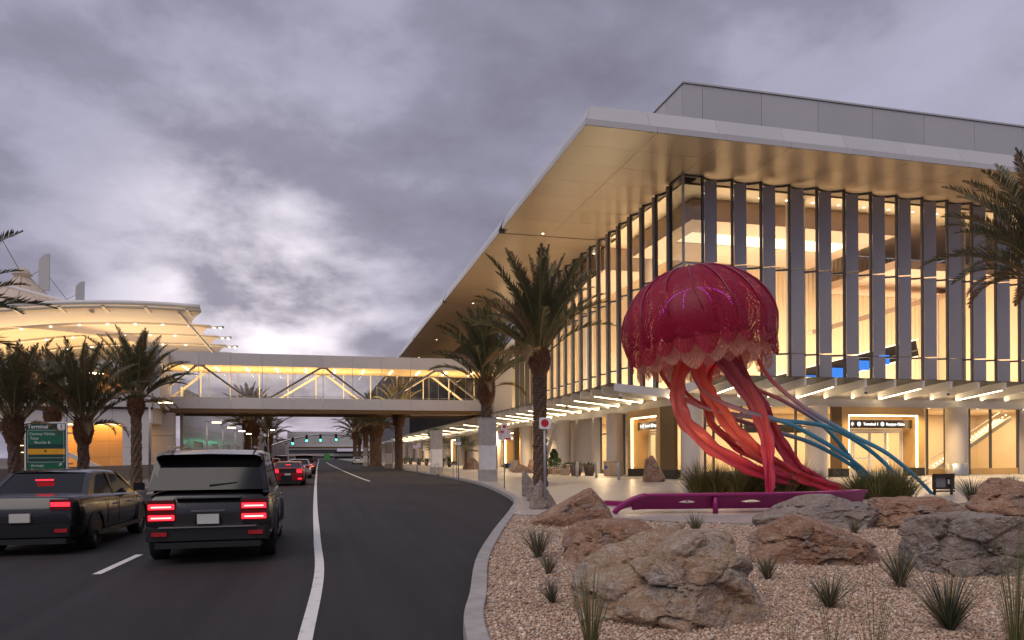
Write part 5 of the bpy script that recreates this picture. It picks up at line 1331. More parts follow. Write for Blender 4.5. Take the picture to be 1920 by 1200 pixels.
def jelly():
    YB = 24.6; c = PY(1308, 603, YB); d = (c-C0).dot(F_); S = d/FPX
    J = thing('jellyfish_sculpture', 'giant red jellyfish sculpture with coral arms and blue tentacles on the plaza', 'sculpture', (c.x+1.5, YB, .15))
    Rb = 143*S; Hd = 100*S; tilt = Matrix.Rotation(R(-6), 3, F_) @ Matrix.Rotation(R(-4), 3, R_)
    def tp(r, a, z): return c + tilt @ Vector((r*math.cos(a), r*math.sin(a), z))
    prof = [(0,1.0),(.12,.995),(.26,.965),(.42,.90),(.58,.79),(.72,.645),(.84,.47),(.93,.27),(.985,.06),(1.0,-.12),(.985,-.30),(.955,-.46)]
    NS = 96
    def dome(k, prof, zoff, lob, nl, m, name, par=J, edge=0.0, ph=0.0):
        rows = []
        for i, (r, z) in enumerate(prof):
            row = []
            for j in range(NS+1):
                a = 2*PI*j/NS; f = (i/(len(prof)-1))
                rr = Rb*k*r*(1 + lob*f*math.cos(nl*a + ph)); zz = Hd*z*k + zoff - (edge*f**3*abs(math.sin(nl*a/2+ph)) if i else 0)
                row.append(tp(rr, a, zz))
            rows.append(row)
        q = MB(); q.grid(rows); return q.build(name, m, par, True)
    dome(1.0, prof, 0, .018, 16, M['bell'], 'bell', edge=.14)
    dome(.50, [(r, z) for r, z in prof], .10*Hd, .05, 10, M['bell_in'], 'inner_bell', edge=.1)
    # ribs over the bell
    for k in range(16):
        a = 2*PI*(k+.5)/16; pts = []
        for i, (r, z) in enumerate(prof[1:]):
            pts.append(tp(Rb*r*1.004, a + .22*(i/10.0)**1.6, Hd*z+.01))
        q = MB(); q.tube(pts[:9], [.05*(1-.45*i/8) for i in range(9)], 6); q.build('rib', M['rib'], J, True)
    # light lines on the inner bell and under the ribs
    for k in range(9):
        a = 2*PI*k/9 + .35; q = MB(); q.tube([tp(Rb*.515*r, a+.1*i/9, Hd*z*.5+.10*Hd+.02) for i, (r, z) in enumerate(prof[2:9])], .014, 5); q.build('light_line', M['led_magenta'], J, True)
    for k in range(10):
        a = -1.9 + 2*PI*k/10; q = MB(); q.tube([tp(Rb*.90*r, a+.05*i, Hd*z*.9) for i, (r, z) in enumerate(prof[6:8])], .016, 5); q.build('light_line', M['led_red'], J, True)
    # hanging skirt: overlapping scalloped panels in two tiers
    for tier, (r0, r1, z0, z1, n, m) in enumerate(((.955, .92, -.44, -.82, 22, 'fringe_red'), (.80, .84, -.50, -.98, 20, 'fringe'), (.60, .66, -.50, -.95, 16, 'fringe'))):
        rr_ = random.Random(tier)
        for k in range(n):
            a0 = 2*PI*k/n; w = 2*PI/n*1.10; dz = rr_.uniform(-.08, .10); rows = []
            for i in range(6):
                u = i/5; row = []
                for j in range(9):
                    s = j/8; zz = z0 + (z1+dz - z0)*u + (0 if i < 5 else 0) + .22*(2*abs(s-.5))**2*u*1.0
                    row.append(tp(Rb*(r0+(r1-r0)*u)*(1+.035*math.sin(PI*s*2+tier)*u), a0+w*(s-.5), Hd*zz))
                rows.append(row)
            q = MB(); q.grid(rows); q.build('skirt_panel', M[m], J, True)
    l = bpy.data.lights.new('bell_lamp', 'POINT'); l.energy = 22; l.color = (1.0, .18, .42); l.shadow_soft_size = .3
    o = bpy.data.objects.new('bell_lamp', l); col.objects.link(o); o.location = c + Vector((0,0,-.3*Hd))
    def setcol(o, cols):
        me = o.data; a = me.color_attributes.new('paint_tint', 'FLOAT_COLOR', 'POINT')
        a.data.foreach_set('color', np.array([(*k, 1) for k in cols], dtype=np.float32).reshape(-1))
    def ramp(st, t):
        for (t0, c0), (t1, c1) in zip(st, st[1:]):
            if t <= t1: u = (t-t0)/(t1-t0); return tuple(a+(b-a)*u for a, b in zip(c0, c1))
        return st[-1][1]
    CORAL = [(0,(.30,.010,.045)),(.08,(.72,.030,.035)),(.28,(.80,.13,.075)),(.50,(.74,.12,.085)),(.75,(.50,.030,.060)),(1,(.40,.010,.085))]
    PLUM = [(0,(.22,.018,.060)),(.2,(.32,.045,.075)),(.45,(.50,.085,.085)),(.75,(.55,.05,.07)),(1,(.44,.012,.085))]
    def arm(path, wpx, st, seed, tw=0.0):
        rr_ = random.Random(seed); P = catmull([PY(px, py, Y) for px, py, Y in path], 12); n = len(P); q = MB(); cols = []
        top = []; bot = []
        for i, p in enumerate(P):
            u = i/(n-1); t = (P[min(i+1, n-1)] - P[max(i-1, 0)]).normalized(); side = t.cross(F_).normalized(); nrm = side.cross(t).normalized()
            ang = tw*math.sin(u*3.0+seed); side, nrm = side*math.cos(ang) + nrm*math.sin(ang), nrm*math.cos(ang) - side*math.sin(ang)
            w = wpx*S/2*(.55 + .55*math.sin(PI*min(1, .22+u*.75))) * (1 if u < .92 else 1-(u-.92)*7)
            fr = 1 + .09*math.sin(i*.42+seed) + .05*math.sin(i*1.0+seed*2)
            fl = 1 + .09*math.sin(i*.47+seed+2) + .05*math.sin(i*1.1+seed)
            rowt = []; rowb = []
            for s in (-1, -.72, -.42, -.2, 0, .2, .42, .72, 1):
                k = (fr if s > 0 else fl); hgt = .13*math.exp(-(s/.22)**2) + .08*(abs(s)**2)*math.sin(i*.55+s*3+seed)
                pp = p + side*(s*w*(k if abs(s) > .5 else 1)) - nrm*(-hgt if False else -hgt)
                rowt.append(pp - F_*0); rowb.append(pp + nrm*-.05)
            top.append(rowt); bot.append(rowb[::-1])
        rows = [a + b + [a[0]] for a, b in zip(top, bot)]
        q.grid(rows)
        for i in range(n):
            for j in range(len(rows[0])):
                cc = ramp(st, i/(n-1)); k = 1.0; cols.append(tuple(x*k for x in cc))
        m0 = len(q.v); q.add(rows[0], [tuple(range(len(rows[0])-1))]); q.add(rows[-1], [tuple(range(len(rows[0])-1))[::-1]])
        cols += [ramp(st, 0)]*len(rows[0]) + [ramp(st, 1)]*len(rows[0])
        o = q.build('oral_arm', M['arm'], J, True); setcol(o, cols)
    z0 = 24.4
    arm([(1292,650,z0),(1280,685,z0),(1270,725,z0),(1277,775,z0-.2),(1318,825,z0-.4),(1385,868,z0-.5),(1450,893,z0-.4),(1500,905,z0)], 27, CORAL, 1, .35)
    arm([(1306,650,z0+.2),(1308,690,z0+.2),(1330,740,z0+.2),(1368,795,z0),(1415,845,z0-.2),(1470,880,z0-.2),(1530,905,z0-.5),(1602,926,z0-.9)], 26, CORAL, 2, .3)
    arm([(1335,650,z0-.3),(1365,690,z0-.4),(1408,745,z0-.6),(1432,800,z0-.7),(1441,860,z0-.8),(1443,938,z0-.8)], 26, PLUM, 3, .25)
    arm([(1352,655,z0+.3),(1388,700,z0+.3),(1426,760,z0+.3),(1462,830,z0+.2),(1500,880,z0),(1550,908,z0-.4),(1604,925,z0-.8)], 24, [(0,(.20,.015,.05)),(.4,(.42,.04,.06)),(.8,(.45,.02,.08)),(1,(.40,.008,.095))], 4, .5)
    arm([(1365,660,z0+.6),(1330,700,z0+.6),(1322,760,z0+.6),(1352,815,z0+.5),(1420,862,z0+.3),(1490,895,z0)], 15, CORAL, 6, .4)
    TC = [(0,(.62,.05,.03)),(.22,(.60,.09,.06)),(.40,(.42,.22,.25)),(.55,(.08,.30,.42)),(.8,(.012,.24,.40)),(1,(.006,.16,.30))]
    def tentacle(path, st=TC, r=.085):
        P = catmull([PY(px, py, Y) for px, py, Y in path], 12); n = len(P); q = MB(); q.tube(P, [r*(.78+.22*math.sin(PI*i/(n-1))) for i in range(n)], 10)
        o = q.build('tentacle', M['tent_p'], J, True); setcol(o, [ramp(st, (k//10)/(n-1)) for k in range(n*10)])
    tentacle([(1412,650,24.3),(1424,680,24.2),(1452,718,24.1),(1510,765,23.9),(1590,812,23.7),(1660,848,23.5),(1712,890,23.4),(1752,930,23.2)])
    tentacle([(1295,655,24.0),(1300,700,23.9),(1330,742,23.8),(1400,772,23.8),(1480,795,23.9),(1560,838,24.1),(1620,882,24.3),(1656,930,24.3)])
    tentacle([(1385,660,24.8),(1410,722,24.8),(1470,752,24.7),(1540,795,24.6),(1588,850,24.5),(1618,900,24.4),(1632,930,24.3)])
    tentacle([(1228,655,24.8),(1240,700,24.8),(1275,742,24.7),(1340,770,24.6),(1440,786,24.4),(1550,800,24.2),(1625,840,23.9),(1680,890,23.5),(1714,930,23.2)])
    tentacle([(1260,660,25.2),(1285,735,25.2),(1350,775,25.2),(1440,805,25.2),(1520,830,25.0),(1590,868,24.8),(1640,910,24.6),(1668,935,24.4)])
jelly()
def ground_spot(p, tgt, power, label, c=(1.0,.62,.30)):
    t = thing('ground_spotlight', label, 'spotlight', p, 0, 'spotlights at the sculpture foot')
    q = MB(); q.tube([(0,0,0),(0,0,.12)], .02, 8); q.build('stake', M['black'], t, world=False)
    d_ = (Vector(tgt)-Vector(p)).normalized(); q = MB(); q.tube([Vector((0,0,.14))-d_*.06, Vector((0,0,.14))+d_*.10], .06, 12); q.build('can', M['black'], t, True, world=False)
    spot('sculpture_spot', Vector(p)+Vector((0,0,.14))+d_*.13, tgt, power, R(70), c, .8, .05)
ground_spot(G(1288,941,.155), PY(1350,860,24.4), 170, 'small black spotlight at the left of the sculpture grasses')
ground_spot(G(1462,938,.155), PY(1400,760,24.0), 60, 'small black spotlight beside the vertical arm')
ground_spot(G(1560,938,.155), PY(1545,890,24.2), 60, 'small black spotlight under the tip of the lower arm', (1.0,.35,.18))

# ------------------------------------------------------------------ magenta wave bench
def wave_bench():
    pts = [G(1152, 963.5, .15), G(1205, 964, .15), G(1342, 963, .15), G(1470, 961, .15), G(1560, 958, .15), G(1625, 953, .15)]
    t = thing('wave_bench', 'long magenta steel bench with curled end at the sculpture', 'bench', pts[2])
    P = catmull(pts, 24); n = len(P); ZT = .62
    L_ = [0]
    for i in range(1, n): L_.append(L_[-1] + (P[i]-P[i-1]).length)
    tot = L_[-1]; back = F_
    def top(i):  # height of the front edge
        s = L_[i]; k = min(1, s/.95); return .15 + (ZT-.15)*math.sin(k*PI/2)**.75
    q = MB(); rows = []
    for i in range(n):
        z = top(i); w = .62*min(1, .15+L_[i]/1.2)
        rows.append([P[i]+Vector((0,0,z-.15)), P[i]+Vector((0,0,z-.11)), P[i]+back*w+Vector((0,0,z-.11)), P[i]+back*w+Vector((0,0,z-.15)), P[i]+Vector((0,0,z-.15))])
    q.grid(rows); q.build('seat', M['magenta'], t)
    q = MB(); q.tube([P[i]+Vector((0,0,top(i)-.135)) for i in range(n)], [.075 if L_[i] < .8 else .045 for i in range(n)], 10); q.build('nose_tube', M['magenta'], t, True)
    # front skirt with two lens-shaped openings, leaning inwards
    q = MB()
    lens = []
    for px0, px1 in ((1273, 1302), (1400, 1438)):
        a = min(range(n), key=lambda i: abs(P[i].x - G(px0, 963, .15).x)); b_ = min(range(n), key=lambda i: abs(P[i].x - G(px1, 963, .15).x)); lens.append((a, max(b_, a+4)))
    up_ = []; lo_ = []
    def sk(i, v):  # v: 0 top, 1 bottom
        z = top(i)+.01; zb = max(.19, .15 + (z-.15)*.22) if L_[i] > .5 else .15 + (z-.15)*.5
        return P[i] + back*(.02+.26*v*min(1, L_[i]/.8)) + Vector((0,0, z + (zb-z)*v - .15))
    for i in range(n-1):
        def cut(j):
            for a, b_ in lens:
                if a <= j <= b_:
                    u = (j-a)/(b_-a); return .15*math.sin(PI*u)
            return 0
        c0, c1 = cut(i), cut(i+1)
        q.quad(sk(i, 0), sk(i+1, 0), sk(i+1, .50-c1), sk(i, .50-c0)); q.quad(sk(i, .50+c0*.35), sk(i+1, .50+c1*.35), sk(i+1, 1), sk(i, 1))
        q.quad(sk(i, 1), sk(i+1, 1), sk(i+1, 1)+back*.05, sk(i, 1)+back*.05)
    q.build('front_skirt', M['magenta'], t)
    for px in (1342, 1505):
        p = G(px, 963, .15); q = MB(); q.tube([p+back*.03, p+back*.03+Vector((0,0,.43))], .07, 10); q.build('leg', M['magenta'], t, True)
    a, b_ = G(1130, 947, .15), G(1215, 949, .15)
    q = MB(); q.bar(a+Vector((0,0,.07)), b_+Vector((0,0,.07)), .5, .14); q.build('rear_kerb', M['magenta'], t)
wave_bench()
# ------------------------------------------------------------------ pillars, signs, lamps, street furniture
def at_ground(px, py, z=.15):
    p = G(px, py, z); return p, (p-C0).dot(F_)
def pillar(px0, px1, yt, y1, y2, yb, label):
    p, d = at_ground((px0+px1)/2, yb); w = (px1-px0)*d/FPX*.82; h = lambda y: .15 + (yb-y)*d/FPX
    t = thing('sign_pillar', label, 'pillar', p, 0, 'concrete pillars along the kerb'); hw = w/2
    def bx(z0, z1, k, nm, m):
        me = boxm(nm, 2*hw*k, 2*hw*k, z1-z0, m, .015); link(nm, me, t, (0,0,(z0+z1)/2-.15))
    bx(.15, h(y2), 1.06, 'plinth', M['concrete']); bx(h(y2)+.01, h(y1), .98, 'white_panel_box', M['sign_white']); bx(h(y1)+.01, h(yt), 1.0, 'upper_block', M['concrete'])
    me = boxm('side_frame', .05, 2*hw*.9, h(y1)-h(y2)-.06, M['black']); link('side_frame', me, t, (hw*.985+.03, 0, (h(y1)+h(y2))/2-.15))
    me = boxm('cap', 2*hw*1.03, 2*hw*1.03, .06, M['steel'], .01); link('cap', me, t, (0,0,h(yt)+.03-.15))
    return t
pillar(897, 932, 785, 835, 881, 902, 'nearest and largest concrete pillar with white panel, before the palm')
pillar(806, 831, 808, 842, 876, 889, 'second concrete pillar with white panel and a hoop before it')
pillar(721, 737, 830, 850, 870, 878, 'third concrete pillar with white panel under the footbridge')
pillar(680, 690, 840, 855, 867, 874, 'farthest small white pillar among the far palms')

def round_rect(w, h, r, n=5):
    pts = []
    for cx, cy, a0 in ((w/2-r, h/2-r, 0), (-w/2+r, h/2-r, PI/2), (-w/2+r, -h/2+r, PI), (w/2-r, -h/2+r, 3*PI/2)):
        for i in range(n+1):
            a = a0 + PI/2*i/n; pts.append((cx+r*math.cos(a), cy+r*math.sin(a)))
    return pts
def plate(pts, y0, y1, cz=0.0, cx=0.0):
    q = MB(); n = len(pts)
    q.add([(x+cx, y0, z+cz) for x, z in pts] + [(x+cx, y1, z+cz) for x, z in pts], [tuple(range(n)), tuple(range(n, 2*n))[::-1]] + [(i, i+n, (i+1) % n + n, (i+1) % n) for i in range(n)])
    return q
def disc(r, y, cz, n=32): 
    q = MB(); q.add([(r*math.cos(2*PI*i/n), y, cz + r*math.sin(2*PI*i/n)) for i in range(n)], [tuple(range(n))]); return q
def post(t, h, r=.03):
    q = MB(); q.tube([(0,0,0),(0,0,h)], r, 10); q.build('pole', M['pole'], t, True, world=False)
    q = MB(); q.lathe([(.075, 0), (.075, .02), (.035, .03)], 12); q.build('base_collar', M['steel'], t, world=False)
ZR = -HEAD*.6
# large red dot sign
p, d = at_ground(1022, 955); s = d/FPX
t = thing('red_dot_sign', 'white square sign with red disc on a pole, in front of the tallest palm', 'sign', p, ZR, 'red disc signs'); post(t, (955-784)*s, .038)
cz = (955-793.5)*s
pl_ = plate(round_rect(21.5*s, 21.5*s, .05), -.055, -.04, cz).build('sign_plate', M['sign_white'], t, world=False); disc(7.3*s, -.0585, cz).build('red_disc', M['sign_red'], pl_, world=False)
# small red dot sign with two parking plates
p, d = at_ground(946, 915.5); s = d/FPX
t = thing('red_dot_sign', 'smaller red disc sign above two red lettered parking plates', 'sign', p, ZR, 'red disc signs'); post(t, (915.5-794)*s, .03)
cz = (915.5-800)*s
pl_ = plate(round_rect(12*s, 12*s, .04), -.05, -.035, cz).build('sign_plate', M['sign_white'], t, world=False); disc(3.4*s, -.053, cz).build('red_disc', M['sign_red'], pl_, world=False)
def parking_plate(t, cx, cz, w, h, var, s):
    pl_ = plate(round_rect(w, h, .02), -.05, -.035, cz, cx).build('parking_plate', M['sign_white'], t, world=False)
    def tx(body, x, z, size, m): link('lettering', text_mesh(body, size, m, 'CENTER', .001), pl_, (cx+x, -.0525, cz+z), (PI/2, 0, 0))
    def rc(x0, x1, z0, z1, m):
        q = MB(); q.box(cx+x0, cx+x1, -.0515, -.0505, cz+z0, cz+z1); q.build('red_field', m, pl_, world=False)
    if var == 0:
        rc(-w*.12, w*.46, h*.20, h*.46, M['sign_red']); tx('TOW AWAY', w*.17, h*.28, h*.10, M['sign_letter'])
        disc(w*.12, -.0512, cz+h*.33).build('ring', M['sign_red'], pl_, world=False).location.x = cx-w*.30
        for i, b_ in enumerate(('NO PARKING', 'ACTIVE', 'LOADING', 'ONLY')): tx(b_, 0, h*(.06-.135*i), h*.10, M['sign_red'])
    else:
        tx('NO', -w*.0, h*.26, h*.2, M['sign_red']); tx('STOPPING', 0, h*.10, h*.13, M['sign_red'])
        for i, b_ in enumerate(('EXCEPT', 'BUSES')): tx(b_, 0, h*(-.06-.12*i), h*.09, M['letter_dark'])
        rc(-w*.46, w*.46, -h*.46, -h*.28, M['sign_red'])
parking_plate(t, -6.4*s, (915.5-816)*s, 12*s, 18.5*s, 0, s); parking_plate(t, 6.4*s, (915.5-816)*s, 12*s, 18.5*s, 1, s)
# black and white sign
p, d = at_ground(860, 902.5); s = d/FPX
t = thing('black_white_sign', 'small sign, black above white, on a thin pole left of the nearest pillar', 'sign', p, ZR); post(t, (902.5-822)*s, .03)
plate(round_rect(10*s, 13.5*s, .02), -.05, -.035, (902.5-828)*s).build('sign_plate', M['sign_white'], t, world=False)
pb = plate(round_rect(9.4*s, 6.6*s, .02), -.056, -.051, (902.5-824.8)*s).build('black_field', M['sign_black'], t, world=False)
for i, bb in enumerate(('CELL PHONE', 'LOT')): link('lettering', text_mesh(bb, 1.7*s, M['sign_letter'], 'CENTER', .001), pb, (0, -.058, (902.5-824.6)*s - i*2.2*s), (PI/2, 0, 0)) if False else None
q = MB(); [q.box(-3.2*s, 3.2*s, -.0575, -.0565, (902.5-z)*s, (902.5-z+.9)*s) for z in (823.4, 825.2, 827)]; q.build('lettering', M['sign_letter'], pb, world=False)
# twin parking plates further on
p, d = at_ground(782, 889); s = d/FPX
t = thing('parking_sign', 'pair of red lettered parking plates on a pole left of the second pillar', 'sign', p, ZR); post(t, (889-831)*s, .035)
parking_plate(t, -3.7*s, (889-836.5)*s, 7*s, 9.5*s, 0, s); parking_plate(t, 3.7*s, (889-836.5)*s, 7*s, 9.5*s, 1, s)
p, d = at_ground(725.5, 877.5); s = d/FPX
t = thing('parking_sign', 'small red lettered plate before the third pillar', 'sign', p, ZR); post(t, (877.5-840)*s, .035); parking_plate(t, 0, (877.5-844.5)*s, 8*s, 7*s, 0, s)
# hoops
def hoop(px, py, wpx, hpx, label):
    p, d = at_ground(px, py); s = d/FPX; t = thing('cycle_hoop', label, 'hoop rail', p, ZR, 'steel hoop rails at the kerb'); w, h = wpx*s/2, hpx*s
    q = MB(); q.tube(catmull([(-w,0,0),(-w,0,h*.7),(-w*.8,0,h*.97),(0,0,h),(w*.8,0,h*.97),(w,0,h*.7),(w,0,0)], 5), .028, 8); q.build('hoop', M['steel'], t, True, world=False)
    q = MB(); q.box(-w-.08, -w+.08, -.08, .08, 0, .015); q.box(w-.08, w+.08, -.08, .08, 0, .015); q.build('foot_plate', M['steel'], t, world=False)
hoop(819, 891, 8, 21, 'steel hoop rail in front of the second pillar'); hoop(853, 896, 7, 26, 'steel hoop rail left of the black and white sign pole'); hoop(757, 879.5, 5, 8, 'small steel hoop right of the palm under the footbridge')

# lamp posts with bar heads
def lamp_post(px, py, yt, armpx, label, r=.065, power=0):
    p, d = at_ground(px, py, .13); s = d/FPX; h = (py-yt)*s; L_ = armpx*s
    t = thing('street_lamp', label, 'street lamp', p, 0, 'bar headed street lamps'); 
    q = MB(); q.tube([(0,0,0),(0,0,h)], [r*1.15, r*.8], 12); q.build('pole', M['pole'], t, True, world=False)
    q = MB(); q.bar((-.1,0,h-.03), (L_,0,h-.03), .13, .07); q.build('arm', M['pole'], t, world=False)
    q = MB(); q.box(L_*.38, L_*.98, -.11, .11, h-.115, h-.07); q.build('lamp_bar', M['led'], t, world=False)
    q = MB(); q.box(-.14, .14, -.14, .14, 0, .05); q.build('base_plate', M['steel'], t, world=False)
    return t, p, h
LP, lpp, lph = lamp_post(125, 926, 695, 64, 'nearest street lamp with bar head, carrying the green road sign')
lamp_post(281, 905, 752, 41, 'street lamp with bar head beside the footbridge pylon')
for i, (px, py, yt, a) in enumerate(((388, 892, 790, 26), (418, 887, 800, 23), (441, 884, 807, 18), (457, 881, 812, 14))):
    lamp_post(px, py, yt, a, ['first street lamp beyond the footbridge on the left', 'second street lamp beyond the footbridge on the left', 'third street lamp beyond the footbridge on the left', 'fourth street lamp beyond the footbridge on the left'][i], .08)
lamp_post(503, 881, 805, 12, 'street lamp post beside the mast arm foot', .10)

# green direction sign on the lamp post
def road_sign():
    d = (lpp-C0).dot(F_); s = d/FPX; W = 73*s; Hh = 104*s; px0 = 50
    z0 = .13 + (926-895.5)*s
    t = thing('road_sign', 'green terminal direction sign with yellow band on the near lamp post', 'road sign', (lpp.x - W*.5 + .10, lpp.y - .14, z0), -HEAD*.3)
    w2 = W/2
    def rect(nm, x0, x1, a, b_, m, y, par): 
        q = MB(); q.box(x0*W-w2, x1*W-w2, y-.004, y, a*Hh, b_*Hh); return q.build(nm, m, par, world=False)
    q = MB(); q.box(-w2, w2, 0, .05, 0, Hh); bd = q.build('board', M['sign_white'], t, world=False)
    f1 = rect('dark_field', .035, .965, .085, .975, M['sign_green2'], -.002, t)
    f2 = rect('green_field', .085, .915, .60, .845, M['sign_green'], -.0065, t)
    f3 = rect('green_field', .085, .915, .10, .275, M['sign_green'], -.0065, t)
    f4 = rect('yellow_band', .075, .945, .42, .52, M['sign_yellow'], -.0065, t)
    f5 = rect('bottom_band', .035, .965, .02, .070, M['sign_green'], -.0065, t)
    nb = rect('number_tile', .77, .945, .862, .965, M['sign_white'], -.0065, t)
    for z in (.85, .355, .28): rect('rule_line', .08, .93, z, z+.006, M['sign_letter'], -.011, t)
    for x in (.078, .918): rect('rule_line', x, x+.006, .285, .845, M['sign_letter'], -.011, t)
    def tx(body, x, z, size, m=M['sign_letter'], sx=1.0, par=t, bold=.0): link('lettering', text_mesh(body, size*Hh, m, 'LEFT', .001, sx, bold), par, (x*W-w2, -.0135, z*Hh), (PI/2, 0, 0))
    tx('Terminal', .075, .885, .095, sx=.99, bold=.004); tx('1', .825, .882, .10, M['letter_dark'], bold=.006)
    tx('Courtesy Vehicles', .12, .765, .068, sx=.83); tx('Taxis', .13, .685, .068, sx=.98); tx('Shuttle &', .23, .612, .068, sx=1.05)
    tx('Arrivals', .15, .198, .066, sx=1.02); tx('Departures', .15, .118, .066, sx=1.0)
    def arrow(cx, cz, k, dx, m):
        q = MB(); c_ = Vector((cx*W-w2, -.0145, cz*Hh)); e = .03*Hh*k; u = Vector((dx, 0, 1)).normalized(); v = Vector((1, 0, -dx)).normalized() if dx > 0 else Vector((1,0,1)).normalized()
        def bar(a, b_, w):
            dd = (b_-a).normalized(); nn = Vector((-dd.z, 0, dd.x))*w; q.quad(a-nn, b_-nn, b_+nn, a+nn)
        tip = c_ + u*e; bar(c_-u*e, tip, e*.22); bar(tip+Vector((-dx,0,0))*e*1.1, tip+Vector((dx*.2,0,0))*e, e*.22); bar(tip+Vector((0,-.001,-1.1*e)), tip+Vector((0,-.001,.2*e)), e*.22)
        q.build('arrow', m, t, world=False)
    arrow(.50, .472, .95, -1, M['letter_dark']); arrow(.83, .235, .95, 1, M['sign_letter'])
    for z in (.25, .8):
        q = MB(); q.bar((w2-.02, .06, z*Hh), (w2+.18, .10, z*Hh), .05, .06); q.build('bracket', M['pole'], t, world=False)
road_sign()

# mast arm with signals
def signal_head(t, x, z, y=0.0, s=1.0, name='signal_head'):
    q = MB(); q.box(x-.24*s, x+.24*s, y-.15, y+.15, z-.65*s, z+.85*s); hd = q.build(name, M['black'], t, world=False)
    for i, m in enumerate(('sig_green', 'black_base', 'black_base')):
        zz = z - .40*s + .48*s*i; q = MB(); q.add([(x+.17*s*math.cos(2*PI*k/14), y-.16, zz+.17*s*math.sin(2*PI*k/14)) for k in range(14)], [tuple(range(14))]); q.build('lens', M[m], hd, world=False)
        q = MB(); q.lathe([(.20*s, 0), (.20*s, .22)], 10, (0,0,0), 0, PI); me = q.mesh('visor', M['black']); link('visor', me, hd, (x, y-.16, zz), (PI/2, 0, 0))
YS = 180.0
a0 = PY(503, 838, YS); t = thing('signal_mast', 'traffic signal mast arm with four green lights over the road', 'traffic signal', (a0.x, YS, 0))
pp = [PY(x, y, YS) for x, y in ((503, 838), (522, 831), (549, 823), (580, 817), (612, 815), (658, 817))]
q = MB(); q.tube([p_ - Vector((a0.x, YS, 0)) for p_ in catmull(pp, 6)], [.26 - .15*i/30 for i in range(31)], 10); q.build('mast_arm', M['steel'], t, True, world=False)
q = MB(); q.tube([(0,0,0), (0,0,a0.z+.3)], .24, 12); q.build('pole', M['steel'], t, True, world=False)
for px, py in ((549, 828), (575, 823), (601, 822), (630, 821)):
    p_ = PY(px, py, YS) - Vector((a0.x, YS, 0)); signal_head(t, p_.x, p_.z, -.45, 1.1)
for px, py, lb in ((498, 846, 'pole mounted green signal at the left kerb'), (666, 845, 'pole mounted green signal at the right kerb')):
    p_ = PY(px, py, YS-4); t = thing('side_signal', lb, 'traffic signal', (p_.x, YS-4, .1), 0, 'pole mounted signals'); signal_head(t, 0, p_.z, -.2, 1.2)
    q = MB(); q.tube([(0,0,0), (0,0,p_.z+1)], .12, 10); q.build('pole', M['steel'], t, True, world=False)

# bollards, bin, pots, planter shrub, timber bench, information board
def bollard(px, py, hpx, label):
    p, d = at_ground(px, py); s = d/FPX; t = thing('bollard', label, 'bollard', p, 0, 'steel bollards before the terminal'); h = hpx*s
    q = MB(); q.lathe([(.10, 0), (.10, h-.02), (.085, h), (0, h+.005)], 18); q.build('post', M['steel'], t, True, world=False)
    q = MB(); q.lathe([(.13, 0), (.13, .02), (.10, .025)], 18); q.build('base_ring', M['steel'], t, world=False)
for px, py, h, lb in ((1160, 900, 33, 'steel bollard right of the beige recycling bin'), (1118, 896.5, 31, 'steel bollard left of the beige recycling bin'), (1082, 895, 30, 'steel bollard before the round clay pots'), (890, 880, 14, 'far steel bollard beside the rounded orange stone')): bollard(px, py, h, lb)
def rbin(px, py, wpx, hpx, label):
    p, d = at_ground(px, py); s = d/FPX; t = thing('recycling_bin', label, 'bin', p, -HEAD, 'beige bins along the terminal'); w, h = wpx*s, hpx*s
    link('body', boxm('body', w*.98, w*.7, h*.93, M['bin'], .05), t, (0, 0, h*.47)); link('lid', boxm('lid', w, w*.72, h*.06, M['bin'], .02), t, (0, 0, h*.97))
    link('seam', boxm('seam', .015, .012, h*.9, M['joint']), t, (-w*.1, -w*.352, h*.46)); q = disc(.12, -w*.356, h*.6, 16); q.build('blue_emblem', mat('emblem_blue', (.03,.12,.45), .5), t, world=False).location.x = -w*.42
rbin(1148, 892.5, 31, 28, 'beige recycling bin with blue emblem between two bollards'); rbin(963, 884, 17, 21, 'beige bin left of the low orange stone')
def pot(px, py, wpx, hpx, label, seed, shrub):
    p, d = at_ground(px, py); s = d/FPX; t = thing('planter_pot', label, 'planter', p, 0, 'round clay pots along the terminal'); w, h = wpx*s/2, hpx*s
    q = MB(); q.lathe([(w*.62, 0), (w*.85, h*.4), (w, h), (w*.9, h), (w*.86, h*.88), (0, h*.86)], 22); q.build('pot', M['pot'], t, True, world=False)
    rr_ = random.Random(seed); q = MB()
    for k in range(shrub[1]):
        a = rr_.uniform(0, 2*PI); el = rr_.uniform(.15, 1.4); L_ = shrub[0]*rr_.uniform(.5, 1); r0 = rr_.uniform(0, w*.7)
        o_ = Vector((r0*math.cos(a), r0*math.sin(a), h*.85)); dd = Vector((math.cos(a)*math.cos(el), math.sin(a)*math.cos(el), math.sin(el))); ww = Vector((-math.sin(a), math.cos(a), 0))*.03
        q.add([o_, o_+dd*L_*.5-ww, o_+dd*L_-Vector((0,0,.1*L_)), o_+dd*L_*.5+ww], [(0,1,2,3)])
    q.build('foliage', M['leaf'], t, world=False)
pot(1080, 892.5, 26, 22, 'round clay pot with low leaves, left of the pair', 1, (.55, 90)); pot(1105, 892, 23, 21, 'round clay pot with low leaves, right of the pair', 2, (.5, 80)); pot(1064, 889, 18, 19, 'clay pot with low leaves behind the timber bench', 3, (.5, 70))
pot(830, 875.5, 9, 9, 'dark pot with leaves behind the second pillar', 4, (1.2, 80)); pot(843, 876, 9, 10, 'dark pot with leaves right of the second pillar', 5, (1.6, 90)); pot(800, 873, 8, 8, 'dark pot with leaves left of the second pillar', 6, (1.0, 80))
